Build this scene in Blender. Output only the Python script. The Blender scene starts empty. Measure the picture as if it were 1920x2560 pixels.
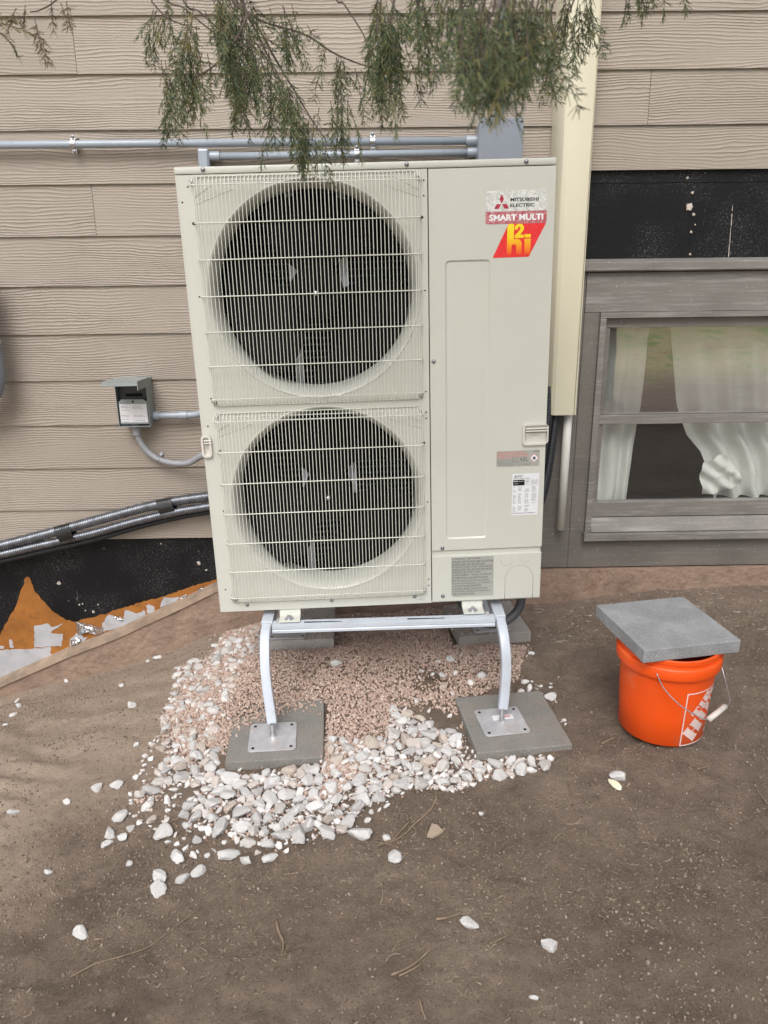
import bpy, bmesh, math, random
import numpy as np
from mathutils import Vector, Matrix, noise as mnoise
R = math.radians
random.seed(7); rng = np.random.default_rng(7)
scn = bpy.context.scene
C = scn.collection

# ------------------------------------------------------------------ camera
CAM = np.array([0.0, -3.11, 1.5]); F = 1967.14; PIT, ROL, YAW = 0.32523, -0.01143, 0.01202
_fw = np.array([math.sin(YAW)*math.cos(PIT), math.cos(YAW)*math.cos(PIT), -math.sin(PIT)])
_r = np.array([math.cos(YAW), -math.sin(YAW), 0]); _u = np.cross(_r, _fw)
_rr = math.cos(ROL)*_r + math.sin(ROL)*_u; _uu = -math.sin(ROL)*_r + math.cos(ROL)*_u
cd = bpy.data.cameras.new('camera'); cam = bpy.data.objects.new('camera', cd); C.objects.link(cam)
cam.matrix_world = Matrix(((_rr[0], _uu[0], -_fw[0], CAM[0]), (_rr[1], _uu[1], -_fw[1], CAM[1]), (_rr[2], _uu[2], -_fw[2], CAM[2]), (0, 0, 0, 1)))
cd.sensor_fit = 'VERTICAL'; cd.sensor_height = 36; cd.lens = F/2560*36
cd.clip_start = .02; cd.clip_end = 500
cd.dof.use_dof = True; cd.dof.focus_distance = 2.45; cd.dof.aperture_fstop = 7.0
scn.camera = cam

# ------------------------------------------------------------------ light
SUN_EL, SUN_AZ = 51, 190      # azimuth of the sun measured clockwise from +Y
w = bpy.data.worlds.new('World'); scn.world = w; w.use_nodes = True
nt = w.node_tree; bg = nt.nodes['Background']
sky = nt.nodes.new('ShaderNodeTexSky'); sky.sky_type = 'NISHITA'; sky.sun_disc = False
sky.sun_elevation = R(SUN_EL); sky.sun_rotation = R(SUN_AZ); sky.dust_density = 4; sky.air_density = 1
hs = nt.nodes.new('ShaderNodeHueSaturation'); hs.inputs['Saturation'].default_value = .30
nt.links.new(sky.outputs[0], hs.inputs['Color']); nt.links.new(hs.outputs[0], bg.inputs[0])
bg.inputs[1].default_value = .15
sd = bpy.data.lights.new('sun', 'SUN'); sd.energy = 1.4; sd.angle = R(30); sd.color = (1, .975, .95)
sun = bpy.data.objects.new('sun', sd); C.objects.link(sun)
_e, _a = R(SUN_EL), R(SUN_AZ)
sdir = Vector((math.sin(_a)*math.cos(_e), math.cos(_a)*math.cos(_e), math.sin(_e)))
sun.rotation_euler = sdir.to_track_quat('Z', 'Y').to_euler()
sun.location = (-3, -5, 6)
vs = scn.view_settings
scn.display_settings.display_device = 'sRGB'; vs.view_transform = 'Standard'; vs.look = 'None'
vs.exposure = .36; vs.gamma = 1; vs.use_curve_mapping = False
scn.render.engine = 'CYCLES'

# ------------------------------------------------------------------ helpers
def ray(px, py): return _fw + _rr*(px-960)/F - _uu*(py-1280)/F
def PY(px, py, y=0.0):
    d = ray(px, py); t = (y-CAM[1])/d[1]; return Vector(CAM+d*t)
def PZ(px, py, z=0.0):
    d = ray(px, py); t = (z-CAM[2])/d[2]; return Vector(CAM+d*t)

def smooth01(t): t = np.clip(t, 0, 1); return t*t*(3-2*t)
_wx = [-4, -1.694, -1.399, -1.086, -.776, -.704, -.4, .712, 1.145, 1.698, 3]
_wz = [-.95, -.382, -.317, -.222, -.106, -.082, -.01, .036, .076, .114, .14]
_fx = [-4, -1.7, -1.2, -.7, 0, .87, 2, 4]
_fz = [-.30, -.14, -.06, -.01, 0, .045, .06, .08]
def base_h(x, y):
    x = np.asarray(x, float); y = np.asarray(y, float)
    t = smooth01(-y/1.15)
    z = np.interp(x, _wx, _wz)*(1-t)+np.interp(x, _fx, _fz)*t
    far = smooth01((-y-1.6)/1.6)
    z = z*(1-.8*far)
    z = z + .055*np.exp(-((x+.08)/.40)**2-((y+.60)/.27)**2)
    z = z + .034*np.exp(-((x+.30)/.22)**4-((y+.50)/.09)**2)+.016*np.exp(-((x-.42)/.2)**4-((y+.50)/.09)**2)
    z = z + .018*np.exp(-((x+.25)/.55)**2-((y+1.1)/.4)**2)
    z = z + .012*np.exp(-((x+.55)/.25)**2-((y+.65)/.5)**2)
    z = z - .004*np.exp(-((x-.43)/.25)**2-((y+.93)/.25)**2)
    return z
def vnoise(x, y, s, seed=0):
    """smooth value noise, vectorised"""
    x = np.asarray(x)*s+seed*17.3; y = np.asarray(y)*s+seed*9.1
    xi = np.floor(x).astype(np.int64); yi = np.floor(y).astype(np.int64)
    fx = x-xi; fy = y-yi; fx = fx*fx*(3-2*fx); fy = fy*fy*(3-2*fy)
    def h(a, b):
        n = (a*374761393+b*668265263+seed*974634777) & 0x7fffffff
        n = ((n ^ (n >> 13))*1274126177) & 0x7fffffff
        n = n ^ (n >> 16)
        return (n & 0xffff)/65535.0
    return (h(xi, yi)*(1-fx)*(1-fy)+h(xi+1, yi)*fx*(1-fy)+h(xi, yi+1)*(1-fx)*fy+h(xi+1, yi+1)*fx*fy)-.5
def ground_h(x, y):
    z = base_h(x, y)
    z = z + .016*vnoise(x, y, 3.1, 1)+.014*vnoise(x, y, 8, 2)+.0085*vnoise(x, y, 21, 3)+.0045*vnoise(x, y, 48, 4)
    z = z + .0045*vnoise(x, y, 90, 5)*np.clip(.5+vnoise(x, y, 5, 6)*2, .1, 1)
    # scraped prints in the sandy slope on the left
    lm = smooth01((-x-.55)/.4)*smooth01((y+1.5)/.5)
    z = z + lm*.013*np.sin(34*(x*.5+y)+6*vnoise(x, y, 3, 8)*2)*np.clip(vnoise(x, y, 4, 9)+.3, 0, 1)
    return z
def G(px, py):
    """point on the ground under a pixel direction"""
    z = 0.0
    for _ in range(25):
        p = PZ(px, py, z); z = .5*z+.5*float(base_h(p.x, p.y))
    return p

def tag(o, label=None, cat=None, group=None, kind=None):
    if label: o['label'] = label
    if cat: o['category'] = cat
    if group: o['group'] = group
    if kind: o['kind'] = kind
    return o
def empty(name, loc=(0, 0, 0), rot=(0, 0, 0), label=None, cat=None, group=None):
    o = bpy.data.objects.new(name, None); C.objects.link(o); o.location = loc; o.rotation_euler = rot
    o.empty_display_size = .1
    return tag(o, label, cat, group)
def link(name, me, parent=None, loc=None):
    o = bpy.data.objects.new(name, me); C.objects.link(o)
    if parent: o.parent = parent
    if loc is not None: o.location = loc
    return o

class MB:
    def __init__(s): s.v = []; s.f = []
    def add(s, vs_, fs_):
        n = len(s.v); s.v += [tuple(q) for q in vs_]; s.f += [tuple(i+n for i in q) for q in fs_]; return s
    def box(s, x0, y0, z0, x1, y1, z1):
        x0, x1 = sorted((x0, x1)); y0, y1 = sorted((y0, y1)); z0, z1 = sorted((z0, z1))
        return s.add([(x0, y0, z0), (x1, y0, z0), (x1, y1, z0), (x0, y1, z0), (x0, y0, z1), (x1, y0, z1), (x1, y1, z1), (x0, y1, z1)],
                     [(0, 3, 2, 1), (4, 5, 6, 7), (0, 1, 5, 4), (1, 2, 6, 5), (2, 3, 7, 6), (3, 0, 4, 7)])
    def prism(s, poly, y0, y1):
        """poly in XZ (counter-clockwise seen from -Y), extruded y0 (front) to y1"""
        n = len(poly); vs_ = [(a, y0, b) for a, b in poly]+[(a, y1, b) for a, b in poly]
        fs_ = [tuple(range(n)), tuple(range(2*n-1, n-1, -1))]+[(i, i+n, (i+1) % n+n, (i+1) % n) for i in range(n)]
        return s.add(vs_, fs_)
    def profile_x(s, prof, x0, x1):
        """profile in YZ swept along X"""
        n = len(prof); vs_ = [(x0, a, b) for a, b in prof]+[(x1, a, b) for a, b in prof]
        fs_ = [tuple(range(n)), tuple(range(2*n-1, n-1, -1))]+[(i, (i+1) % n, (i+1) % n+n, i+n) for i in range(n)]
        return s.add(vs_, fs_)
    def tube(s, pts, r, n=10, caps=True, square=False):
        pts = [Vector(p) for p in pts]; m = len(pts)
        rad = r if hasattr(r, '__len__') else [r]*m
        t0 = (pts[1]-pts[0]).normalized()
        up = Vector((0, 0, 1)) if abs(t0.z) < .9 else Vector((0, 1, 0))
        a = t0.cross(up).normalized(); vs_ = []; tp = t0
        for i, p in enumerate(pts):
            t = (pts[min(i+1, m-1)]-pts[max(i-1, 0)]).normalized()
            a = (tp.rotation_difference(t)) @ a; a = (a-t*a.dot(t)).normalized(); b = t.cross(a); tp = t
            for k in range(n):
                th = 2*math.pi*k/n+(math.pi/4 if square else 0)
                q = rad[i]*(1.41421 if square else 1)
                vs_.append(p+a*math.cos(th)*q+b*math.sin(th)*q)
        fs_ = [(i*n+k, i*n+(k+1) % n, (i+1)*n+(k+1) % n, (i+1)*n+k) for i in range(m-1) for k in range(n)]
        if caps: fs_ += [tuple(range(n-1, -1, -1)), tuple(range((m-1)*n, m*n))]
        return s.add(vs_, fs_)
    def lathe(s, prof, n=48, c=(0, 0, 0), closed=False):
        m = len(prof); vs_ = [(c[0]+r*math.cos(2*math.pi*k/n), c[1]+r*math.sin(2*math.pi*k/n), c[2]+z) for r, z in prof for k in range(n)]
        fs_ = [(i*n+k, i*n+(k+1) % n, (i+1)*n+(k+1) % n, (i+1)*n+k) for i in range(m-1) for k in range(n)]
        return s.add(vs_, fs_)
    def mesh(s, name, mat, smooth=False, bevel=0, autos=None):
        me = bpy.data.meshes.new(name); me.from_pydata(s.v, [], s.f)
        bm = bmesh.new(); bm.from_mesh(me)
        bmesh.ops.remove_doubles(bm, verts=bm.verts, dist=1e-6)
        if bevel: 
            es = [e for e in bm.edges if len(e.link_faces) == 2 and e.calc_face_angle(0) > .6]
            bmesh.ops.bevel(bm, geom=es, offset=bevel, segments=2, profile=.5, affect='EDGES', clamp_overlap=True)
        bmesh.ops.recalc_face_normals(bm, faces=bm.faces)
        bm.to_mesh(me); bm.free()
        if mat: me.materials.append(mat)
        if smooth or autos: me.shade_smooth() if hasattr(me, 'shade_smooth') else None
        if autos or (smooth and bevel) : me.set_sharp_from_angle(angle=R(autos or 35))
        return me
    def build(s, name, mat, parent=None, **k): return link(name, s.mesh(name, mat, **k), parent)

def big_mesh(name, V, Fq, mat, smooth=False):
    """fast numpy mesh; Fq (n,3) or (n,4)"""
    me = bpy.data.meshes.new(name); V = np.asarray(V, np.float32); Fq = np.asarray(Fq, np.int32); k = Fq.shape[1]
    me.vertices.add(len(V)); me.vertices.foreach_set('co', V.ravel())
    me.loops.add(Fq.size); me.loops.foreach_set('vertex_index', Fq.ravel())
    me.polygons.add(len(Fq)); me.polygons.foreach_set('loop_start', np.arange(0, Fq.size, k, dtype=np.int32))
    me.update(calc_edges=True); me.validate()
    if mat: me.materials.append(mat)
    if smooth: me.shade_smooth()
    else: me.shade_flat()
    return me
def catmull(pts, k=6):
    P = [Vector(p) for p in pts]; P = [P[0]*2-P[1]]+P+[P[-1]*2-P[-2]]; out = []
    for i in range(1, len(P)-2):
        for j in range(k):
            t = j/k; a, b, c, d = P[i-1], P[i], P[i+1], P[i+2]
            out.append(.5*((2*b)+(c-a)*t+(2*a-5*b+4*c-d)*t*t+(3*b-a-3*c+d)*t**3))
    out.append(P[-2]); return out

# ------------------------------------------------------------------ materials
def newmat(name):
    m = bpy.data.materials.new(name); m.use_nodes = True; n = m.node_tree; n.nodes.clear()
    o = n.nodes.new('ShaderNodeOutputMaterial'); b = n.nodes.new('ShaderNodeBsdfPrincipled'); n.links.new(b.outputs[0], o.inputs[0])
    return m, n, b
def N(n, t, **k):
    x = n.nodes.new(t)
    for a, b in k.items():
        if a.startswith('i_'): x.inputs[int(a[2:])].default_value = b
        elif a in x.inputs: x.inputs[a].default_value = b
        else: setattr(x, a, b)
    return x
def noise(n, vec, scale, detail=4, rough=.55, dist=0):
    x = N(n, 'ShaderNodeTexNoise'); x.inputs['Scale'].default_value = scale; x.inputs['Detail'].default_value = detail
    x.inputs['Roughness'].default_value = rough; x.inputs['Distortion'].default_value = dist
    if vec: n.links.new(vec, x.inputs['Vector'])
    return x.outputs[0]
def ramp(n, fac, stops):
    x = N(n, 'ShaderNodeValToRGB'); e = x.color_ramp.elements
    for i, (p, c) in enumerate(stops):
        if i < 2: el = e[i]; el.position = p
        else: el = e.new(p)
        c = (c, c, c) if not hasattr(c, '__len__') else c
        el.color = (*c[:3], 1)
    n.links.new(fac, x.inputs[0]); return x.outputs[0]
def mix(n, fac, a, b, mode='MIX'):
    x = N(n, 'ShaderNodeMix', data_type='RGBA', blend_type=mode)
    for i, q in ((0, fac), (6, a), (7, b)):
        if hasattr(q, 'type') and not isinstance(q, (float, int, tuple)): n.links.new(q, x.inputs[i])
        else: x.inputs[i].default_value = (*q, 1) if isinstance(q, tuple) else q
    return x.outputs[2]
def bump(n, h, strength, dist, b, prev=None):
    x = N(n, 'ShaderNodeBump'); x.inputs['Strength'].default_value = strength; x.inputs['Distance'].default_value = dist
    n.links.new(h, x.inputs['Height'])
    if prev: n.links.new(prev, x.inputs['Normal'])
    n.links.new(x.outputs[0], b.inputs['Normal']); return x.outputs[0]
def coord(n, which='Object'): return N(n, 'ShaderNodeTexCoord').outputs[which]
def mapping(n, vec, scale=(1, 1, 1), loc=None):
    x = N(n, 'ShaderNodeMapping'); x.inputs['Scale'].default_value = scale; n.links.new(vec, x.inputs['Vector'])
    if loc is not None: n.links.new(loc, x.inputs['Location'])
    return x.outputs[0]
def mth(n, op, a, b=0.0):
    x = N(n, 'ShaderNodeMath', operation=op)
    for i, q in ((0, a), (1, b)):
        if isinstance(q, (int, float)): x.inputs[i].default_value = q
        else: n.links.new(q, x.inputs[i])
    return x.outputs[0]

def paint(name, col, rough=.45, metal=0, var=.12, vs_=6, bscale=60, bstr=.15, bdist=.0006, spec=.5, coat=0, dirt=None, dirt_amt=.5, dscale=9):
    m, n, b = newmat(name); v = coord(n)
    nz = noise(n, v, vs_, 5); lo = tuple(c*(1-var) for c in col); hi = tuple(min(1, c*(1+var)) for c in col)
    c = ramp(n, nz, [(.3, lo), (.7, hi)])
    if dirt:
        d = noise(n, v, dscale, 8, .7); dm = ramp(n, d, [(.52, 0.0), (.72, dirt_amt)]); c = mix(n, dm, c, tuple(dirt))
    n.links.new(c, b.inputs['Base Color'])
    rr = ramp(n, noise(n, v, vs_*3, 4), [(.3, max(.02, rough-.07)), (.7, min(1, rough+.1))]); n.links.new(rr, b.inputs['Roughness'])
    b.inputs['Metallic'].default_value = metal; b.inputs['Specular IOR Level'].default_value = spec
    b.inputs['Coat Weight'].default_value = coat
    if bstr: bump(n, noise(n, v, bscale, 4), bstr, bdist, b)
    return m

def mat_siding():
    m, n, b = newmat('siding_paint'); v = coord(n)
    oi = N(n, 'ShaderNodeObjectInfo'); rnd = oi.outputs['Random']
    cb = N(n, 'ShaderNodeCombineXYZ'); n.links.new(mth(n, 'MULTIPLY', rnd, 37.0), cb.inputs[0]); n.links.new(mth(n, 'MULTIPLY', rnd, 11.0), cb.inputs[2])
    p = mapping(n, v, (1, 1, 1), cb.outputs[0])
    z = N(n, 'ShaderNodeSeparateXYZ'); n.links.new(p, z.inputs[0])
    warp = noise(n, mapping(n, p, (1.1, 1, 5)), 1.0, 2, .5)
    warp2 = noise(n, mapping(n, p, (9, 1, 22)), 1.0, 3, .6)
    ph = mth(n, 'ADD', mth(n, 'ADD', mth(n, 'MULTIPLY', z.outputs[2], 620.0), mth(n, 'MULTIPLY', warp, 62.0)), mth(n, 'MULTIPLY', warp2, 9.0))
    s = mth(n, 'SINE', ph)
    s = mth(n, 'POWER', mth(n, 'ADD', mth(n, 'MULTIPLY', s, .5), .5), 2.0)
    amp = ramp(n, noise(n, mapping(n, p, (1.6, 1, 10)), 1.0, 3), [(.36, .12), (.62, 1.0)])
    h = mth(n, 'MULTIPLY', s, amp)
    fine = noise(n, mapping(n, p, (30, 1, 420)), 1.0, 3, .6)
    h2 = mth(n, 'ADD', h, mth(n, 'MULTIPLY', fine, .45))
    big = mth(n, 'ADD', mth(n, 'MULTIPLY', noise(n, p, 1.6, 4), .75), mth(n, 'MULTIPLY', noise(n, mapping(n, p, (6, 1, 60)), 1.0, 4), .25))
    c = ramp(n, big, [(.3, (.300, .254, .210)), (.7, (.348, .298, .250))])
    tone = ramp(n, rnd, [(0, .93), (1, 1.04)])
    c = mix(n, 1.0, c, tone, 'MULTIPLY')
    c = mix(n, ramp(n, noise(n, p, 60, 3), [(.66, 0.0), (.8, .10)]), c, (.62, .57, .50))
    c = mix(n, ramp(n, noise(n, mapping(n, p, (7, 7, 1.5)), 1, 6, .7), [(.52, 0.0), (.75, .28)]), c, (.25, .205, .165))
    n.links.new(c, b.inputs['Base Color']); b.inputs['Roughness'].default_value = .52; b.inputs['Specular IOR Level'].default_value = .4
    bump(n, h2, .85, .0022, b)
    return m
def mat_trim(name, col, scuff=.5):
    """old brown paint with horizontal grain and chalky scuffs"""
    m, n, b = newmat(name); v = coord(n)
    g = noise(n, mapping(n, v, (9, 9, 110)), 1.0, 5, .6, .4)
    c = ramp(n, noise(n, v, 5, 5), [(.3, tuple(q*.86 for q in col)), (.7, tuple(q*1.14 for q in col))])
    chalk = ramp(n, noise(n, mapping(n, v, (4, 4, 70)), 1.0, 9, .72, .25), [(.50, 0.0), (.74, scuff)])
    c = mix(n, chalk, c, (.46, .44, .43))
    spk = ramp(n, noise(n, v, 130, 2), [(.70, 0.0), (.74, .6)]); c = mix(n, spk, c, (.60, .57, .53))
    run = ramp(n, noise(n, mapping(n, v, (42, 42, 2.2)), 1.0, 4, .6), [(.70, 0.0), (.76, .35)]); c = mix(n, run, c, (.50, .48, .45))
    n.links.new(c, b.inputs['Base Color']); b.inputs['Roughness'].default_value = .5
    bump(n, g, .55, .0016, b); return m
def mat_black():
    m, n, b = newmat('black_sheathing'); v = coord(n)
    c = ramp(n, noise(n, v, 4, 5), [(.3, (.004, .004, .005)), (.7, (.008, .008, .009))])
    dust = ramp(n, noise(n, v, 170, 4, .7), [(.55, 0.0), (.68, .5)])
    dm = ramp(n, noise(n, v, 4, 3), [(.42, 0.08), (.62, 1.0)])
    c = mix(n, mth(n, 'MULTIPLY', dust, dm), c, (.28, .28, .28))
    sc = ramp(n, noise(n, mapping(n, v, (60, 60, 7)), 1, 5, .6, 2.5), [(.68, 0.0), (.73, .4)]); c = mix(n, sc, c, (.25, .25, .25))
    spot = ramp(n, noise(n, v, 17, 3), [(.74, 0.0), (.76, .8)]); c = mix(n, spot, c, (.34, .30, .25))
    n.links.new(c, b.inputs['Base Color']); b.inputs['Roughness'].default_value = .55; b.inputs['Specular IOR Level'].default_value = .25
    bump(n, noise(n, v, 45, 6), .4, .002, b); return m
def mat_ground():
    m, n, b = newmat('dirt'); v = coord(n)
    big = noise(n, v, 2.2, 6, .6)
    c = ramp(n, big, [(.32, (.225, .167, .128)), (.52, (.300, .230, .178)), (.70, (.385, .305, .240))])
    mid = noise(n, v, 14, 8, .7); c = mix(n, ramp(n, mid, [(.33, .5), (.62, 0.0)]), c, (.115, .087, .067))
    # dry pale sand on the slope by the wall at the left
    sx = N(n, 'ShaderNodeSeparateXYZ'); n.links.new(v, sx.inputs[0])
    a = mth(n, 'ADD', mth(n, 'MULTIPLY', sx.outputs[0], -1.1), mth(n, 'MULTIPLY', sx.outputs[1], .9))
    a = mth(n, 'ADD', a, mth(n, 'MULTIPLY', noise(n, v, 3.5, 5), 1.1))
    c = mix(n, ramp(n, a, [(-.05, 0.0), (.62, .95)]), c, (.56, .44, .345))
    a2 = mth(n, 'ADD', mth(n, 'MULTIPLY', sx.outputs[1], 1.2), mth(n, 'MULTIPLY', noise(n, v, 4, 4), .9))
    c = mix(n, ramp(n, a2, [(-.4+.4, 0.0), (.45, .6)]), c, (.38, .29, .23))
    grain = noise(n, v, 230, 3, .6); c = mix(n, ramp(n, grain, [(.55, 0.0), (.70, .5)]), c, (.38, .305, .24))
    dk = noise(n, v, 190, 3, .6); c = mix(n, ramp(n, dk, [(.32, .6), (.43, 0.0)]), c, (.055, .041, .032))
    # greener, strawy yard further from the house
    far = mth(n, 'SUBTRACT', mth(n, 'MULTIPLY', sx.outputs[1], -.3), 1.6)
    fr = ramp(n, far, [(0.0, 0.0), (.5, 1.0)])
    c = mix(n, fr, c, ramp(n, noise(n, v, 3, 8, .7), [(.35, (.34, .26, .14)), (.50, (.50, .42, .25)), (.62, (.22, .32, .09))]))
    n.links.new(c, b.inputs['Base Color']); b.inputs['Roughness'].default_value = .95; b.inputs['Specular IOR Level'].default_value = .12
    pb = bump(n, noise(n, v, 38, 8, .8), 1.0, .020, b); bump(n, noise(n, v, 260, 4, .75), 1.0, .005, b, pb)
    return m
def mat_island(name, cols, rough=.85, bsc=150, bstr=.4, bd=.001, extra=None, rand='island'):
    m, n, b = newmat(name); v = coord(n)
    if rand == 'island': r_ = N(n, 'ShaderNodeNewGeometry').outputs['Random Per Island']
    else: r_ = N(n, 'ShaderNodeObjectInfo').outputs['Random']
    st = [(i/(len(cols)-1), c) for i, c in enumerate(cols)]
    c = ramp(n, r_, st)
    if extra:
        em = ramp(n, noise(n, v, extra[0], 5, .65), [(extra[1], 0.0), (extra[2], extra[4] if len(extra) > 4 else .8)]); c = mix(n, em, c, extra[3])
    if rand == 'object': c = mix(n, 1.0, c, N(n, 'ShaderNodeObjectInfo').outputs['Color'], 'MULTIPLY')
    n.links.new(c, b.inputs['Base Color']); b.inputs['Roughness'].default_value = rough; b.inputs['Specular IOR Level'].default_value = .3
    if bstr: bump(n, noise(n, v, bsc, 5, .65), bstr, bd, b)
    return m
def mat_foliage():
    m, n, b = newmat('juniper_foliage')
    r_ = N(n, 'ShaderNodeNewGeometry').outputs['Random Per Island']
    c = ramp(n, r_, [(0, (.054, .078, .044)), (.45, (.082, .110, .060)), (.8, (.125, .145, .062)), (1, (.23, .19, .07))])
    v = coord(n); c = mix(n, ramp(n, noise(n, v, 7, 3), [(.57, 0.0), (.70, .8)]), c, (.26, .21, .08))
    n.links.new(c, b.inputs['Base Color']); b.inputs['Roughness'].default_value = .6; b.inputs['Specular IOR Level'].default_value = .3
    return m

def speck(name, col, light, dark, stain):
    m, n, b = newmat(name); v = coord(n)
    c = ramp(n, noise(n, v, 7, 5), [(.3, tuple(q*.86 for q in col)), (.7, tuple(q*1.14 for q in col))])
    c = mix(n, ramp(n, noise(n, v, 9, 7, .7), [(.48, 0.0), (.70, .7)]), c, stain)
    c = mix(n, ramp(n, noise(n, v, 330, 2, .5), [(.55, 0.0), (.66, .75)]), c, light)
    c = mix(n, ramp(n, noise(n, v, 270, 2, .5), [(.30, .75), (.42, 0.0)]), c, dark)
    n.links.new(c, b.inputs['Base Color']); b.inputs['Roughness'].default_value = .93; b.inputs['Specular IOR Level'].default_value = .15
    bump(n, noise(n, v, 240, 5, .7), .9, .0030, b); return m
M = {}
M['siding'] = mat_siding(); M['black'] = mat_black(); M['ground'] = mat_ground()
M['trim'] = mat_trim('brown_trim_paint', (.150, .137, .121), .18); M['trim_worn'] = mat_trim('worn_trim_paint', (.190, .176, .160), .6)
M['frame'] = mat_trim('window_frame_paint', (.16, .143, .127), .28)
M['stem'] = paint('concrete_stem', (.295, .210, .160), .9, var=.3, vs_=9, bscale=38, bstr=1.0, bdist=.010, spec=.15, dirt=(.15, .095, .068), dirt_amt=.85, dscale=9)
M['cap'] = paint('raw_wood_cap', (.30, .225, .165), .85, var=.3, vs_=14, bscale=40, bstr=.6, bdist=.003, dirt=(.22, .14, .10), dscale=12)
M['orange_peel'] = paint('orange_backing', (.30, .112, .018), .75, var=.22, vs_=9, bscale=90, bstr=.4, bdist=.001, dirt=(.12, .05, .012), dirt_amt=.7, dscale=22)
M['white_peel'] = paint('white_foil_face', (.42, .42, .44), .45, var=.1, vs_=14, bscale=30, bstr=.4, bdist=.003, dirt=(.2, .15, .12), dscale=20)
M['foil'] = paint('crumpled_foil', (.72, .72, .74), .22, metal=1, var=.08, vs_=20, bscale=26, bstr=1, bdist=.012)
M['ac'] = paint('ivory_enamel', (.560, .562, .505), .36, var=.025, vs_=3, bscale=350, bstr=.05, bdist=.0002, coat=.15, dirt=(.47, .45, .39), dirt_amt=.28, dscale=3)
M['ac_in'] = paint('ivory_enamel_inner', (.50, .50, .45), .38, var=.02, vs_=4, bstr=0, coat=.2)
M['handle'] = paint('ivory_plastic', (.62, .59, .54), .42, var=.03, bstr=0)
M['wire'] = paint('ivory_wire', (.68, .675, .60), .33, var=.03, bstr=0, coat=.3)
M['dark'] = paint('dark_cavity', (.006, .006, .006), .8, var=.3, bstr=0, spec=.05)
M['fan'] = paint('fan_plastic', (.006, .006, .007), .65, var=.2, vs_=12, bstr=0, spec=.07)
M['fan_hub'] = paint('fan_hub_plastic', (.007, .006, .007), .65, var=.2, bstr=0, spec=.07)
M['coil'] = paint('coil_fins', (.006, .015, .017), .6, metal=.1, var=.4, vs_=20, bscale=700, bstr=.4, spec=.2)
M['coil_tube'] = paint('coil_tube', (.12, .17, .18), .4, metal=.7, var=.35, vs_=18, bstr=0)
M['bracket'] = paint('galvanised_bracket', (.62, .65, .70), .4, metal=.1, var=.1, bstr=0)
M['steel'] = paint('zinc_steel', (.52, .53, .55), .3, metal=.9, var=.15, vs_=60, bscale=200, bstr=.2)
M['screw'] = paint('screw_steel', (.30, .30, .31), .35, metal=.8, var=.2, vs_=200, bstr=0)
M['hole'] = paint('hole_black', (.004, .004, .004), .9, bstr=0)
M['stand'] = paint('stand_grey_paint', (.50, .54, .60), .34, var=.06, vs_=10, bscale=120, bstr=.15, coat=.2, dirt=(.40, .38, .36), dirt_amt=.35, dscale=26)
M['plate'] = paint('galvanised_plate', (.56, .56, .58), .42, metal=.35, var=.15, vs_=22, bscale=80, bstr=.15, dirt=(.42, .34, .28), dirt_amt=.75, dscale=9)
M['paver'] = speck('concrete_paver', (.225, .216, .198), (.38, .365, .335), (.10, .095, .085), (.27, .21, .165))
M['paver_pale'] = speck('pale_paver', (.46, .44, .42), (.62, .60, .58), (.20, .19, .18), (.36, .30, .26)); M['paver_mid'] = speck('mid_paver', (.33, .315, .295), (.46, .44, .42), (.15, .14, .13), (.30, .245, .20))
M['paver_clean'] = speck('fresh_concrete', (.27, .275, .28), (.50, .51, .53), (.12, .125, .13), (.42, .425, .435))
M['pvc'] = paint('grey_pvc', (.31, .35, .40), .33, var=.05, vs_=8, bstr=0, coat=.15)
M['pvc_box'] = paint('grey_pvc_box', (.215, .235, .275), .5, var=.04, vs_=8, bscale=300, bstr=.1)
M['flex'] = paint('grey_flex', (.30, .31, .33), .4, var=.06, vs_=10, bstr=0)
M['flex_dark'] = paint('dark_flex', (.085, .09, .095), .5, var=.1, bstr=0)
M['disc'] = paint('grey_green_enamel', (.27, .30, .30), .4, var=.06, vs_=8, bstr=.05)
M['disc_in'] = paint('inner_grey', (.06, .065, .068), .5, var=.1, bstr=0)
M['white_label'] = paint('white_label', (.74, .74, .76), .4, var=.02, bstr=0)
M['grey_label'] = paint('silver_label', (.42, .43, .39), .4, var=.05, vs_=30, metal=.2, bstr=0)
M['ink'] = paint('black_ink', (.02, .02, .02), .6, bstr=0, var=0)
M['ink_grey'] = paint('grey_ink', (.14, .14, .14), .6, bstr=0, var=0)
M['ink_red'] = paint('red_ink', (.62, .16, .16), .6, bstr=0, var=0)
M['cover'] = paint('cream_vinyl', (.64, .60, .46), .38, var=.025, vs_=2.5, bscale=200, bstr=.05, coat=.1)
M['pvc_white'] = paint('white_pvc', (.74, .74, .68), .35, var=.03, bstr=0)
M['bucket'] = paint('orange_plastic', (.84, .088, .006), .42, var=.05, vs_=6, bscale=60, bstr=.08, bdist=.001, dirt=(.60, .20, .09), dirt_amt=.6, dscale=6)
M['bucket_white'] = paint('bucket_print', (.78, .62, .58), .45, var=.06, vs_=40, bstr=0)
M['bucket_white_dirty'] = paint('grip_plastic', (.60, .55, .50), .5, var=.15, vs_=60, bstr=.1)
M['tape'] = paint('black_tape', (.014, .014, .014), .28, var=.2, bscale=60, bstr=.5, bdist=.002)
M['hose_black'] = paint('black_hose', (.018, .019, .024), .42, var=.2, vs_=30, bstr=0)
M['curtain'] = None
M['rock'] = mat_island('white_limestone', [(.67, .66, .65), (.76, .755, .745), (.71, .705, .695), (.79, .785, .775)], .85, 55, .7, .004, (26, .50, .66, (.38, .30, .24), .85), rand='object')
M['rock_stuff'] = mat_island('small_limestone', [(.57, .55, .53), (.68, .67, .66), (.47, .41, .37), (.70, .69, .68)], .9, 120, .5, .001)
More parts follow.
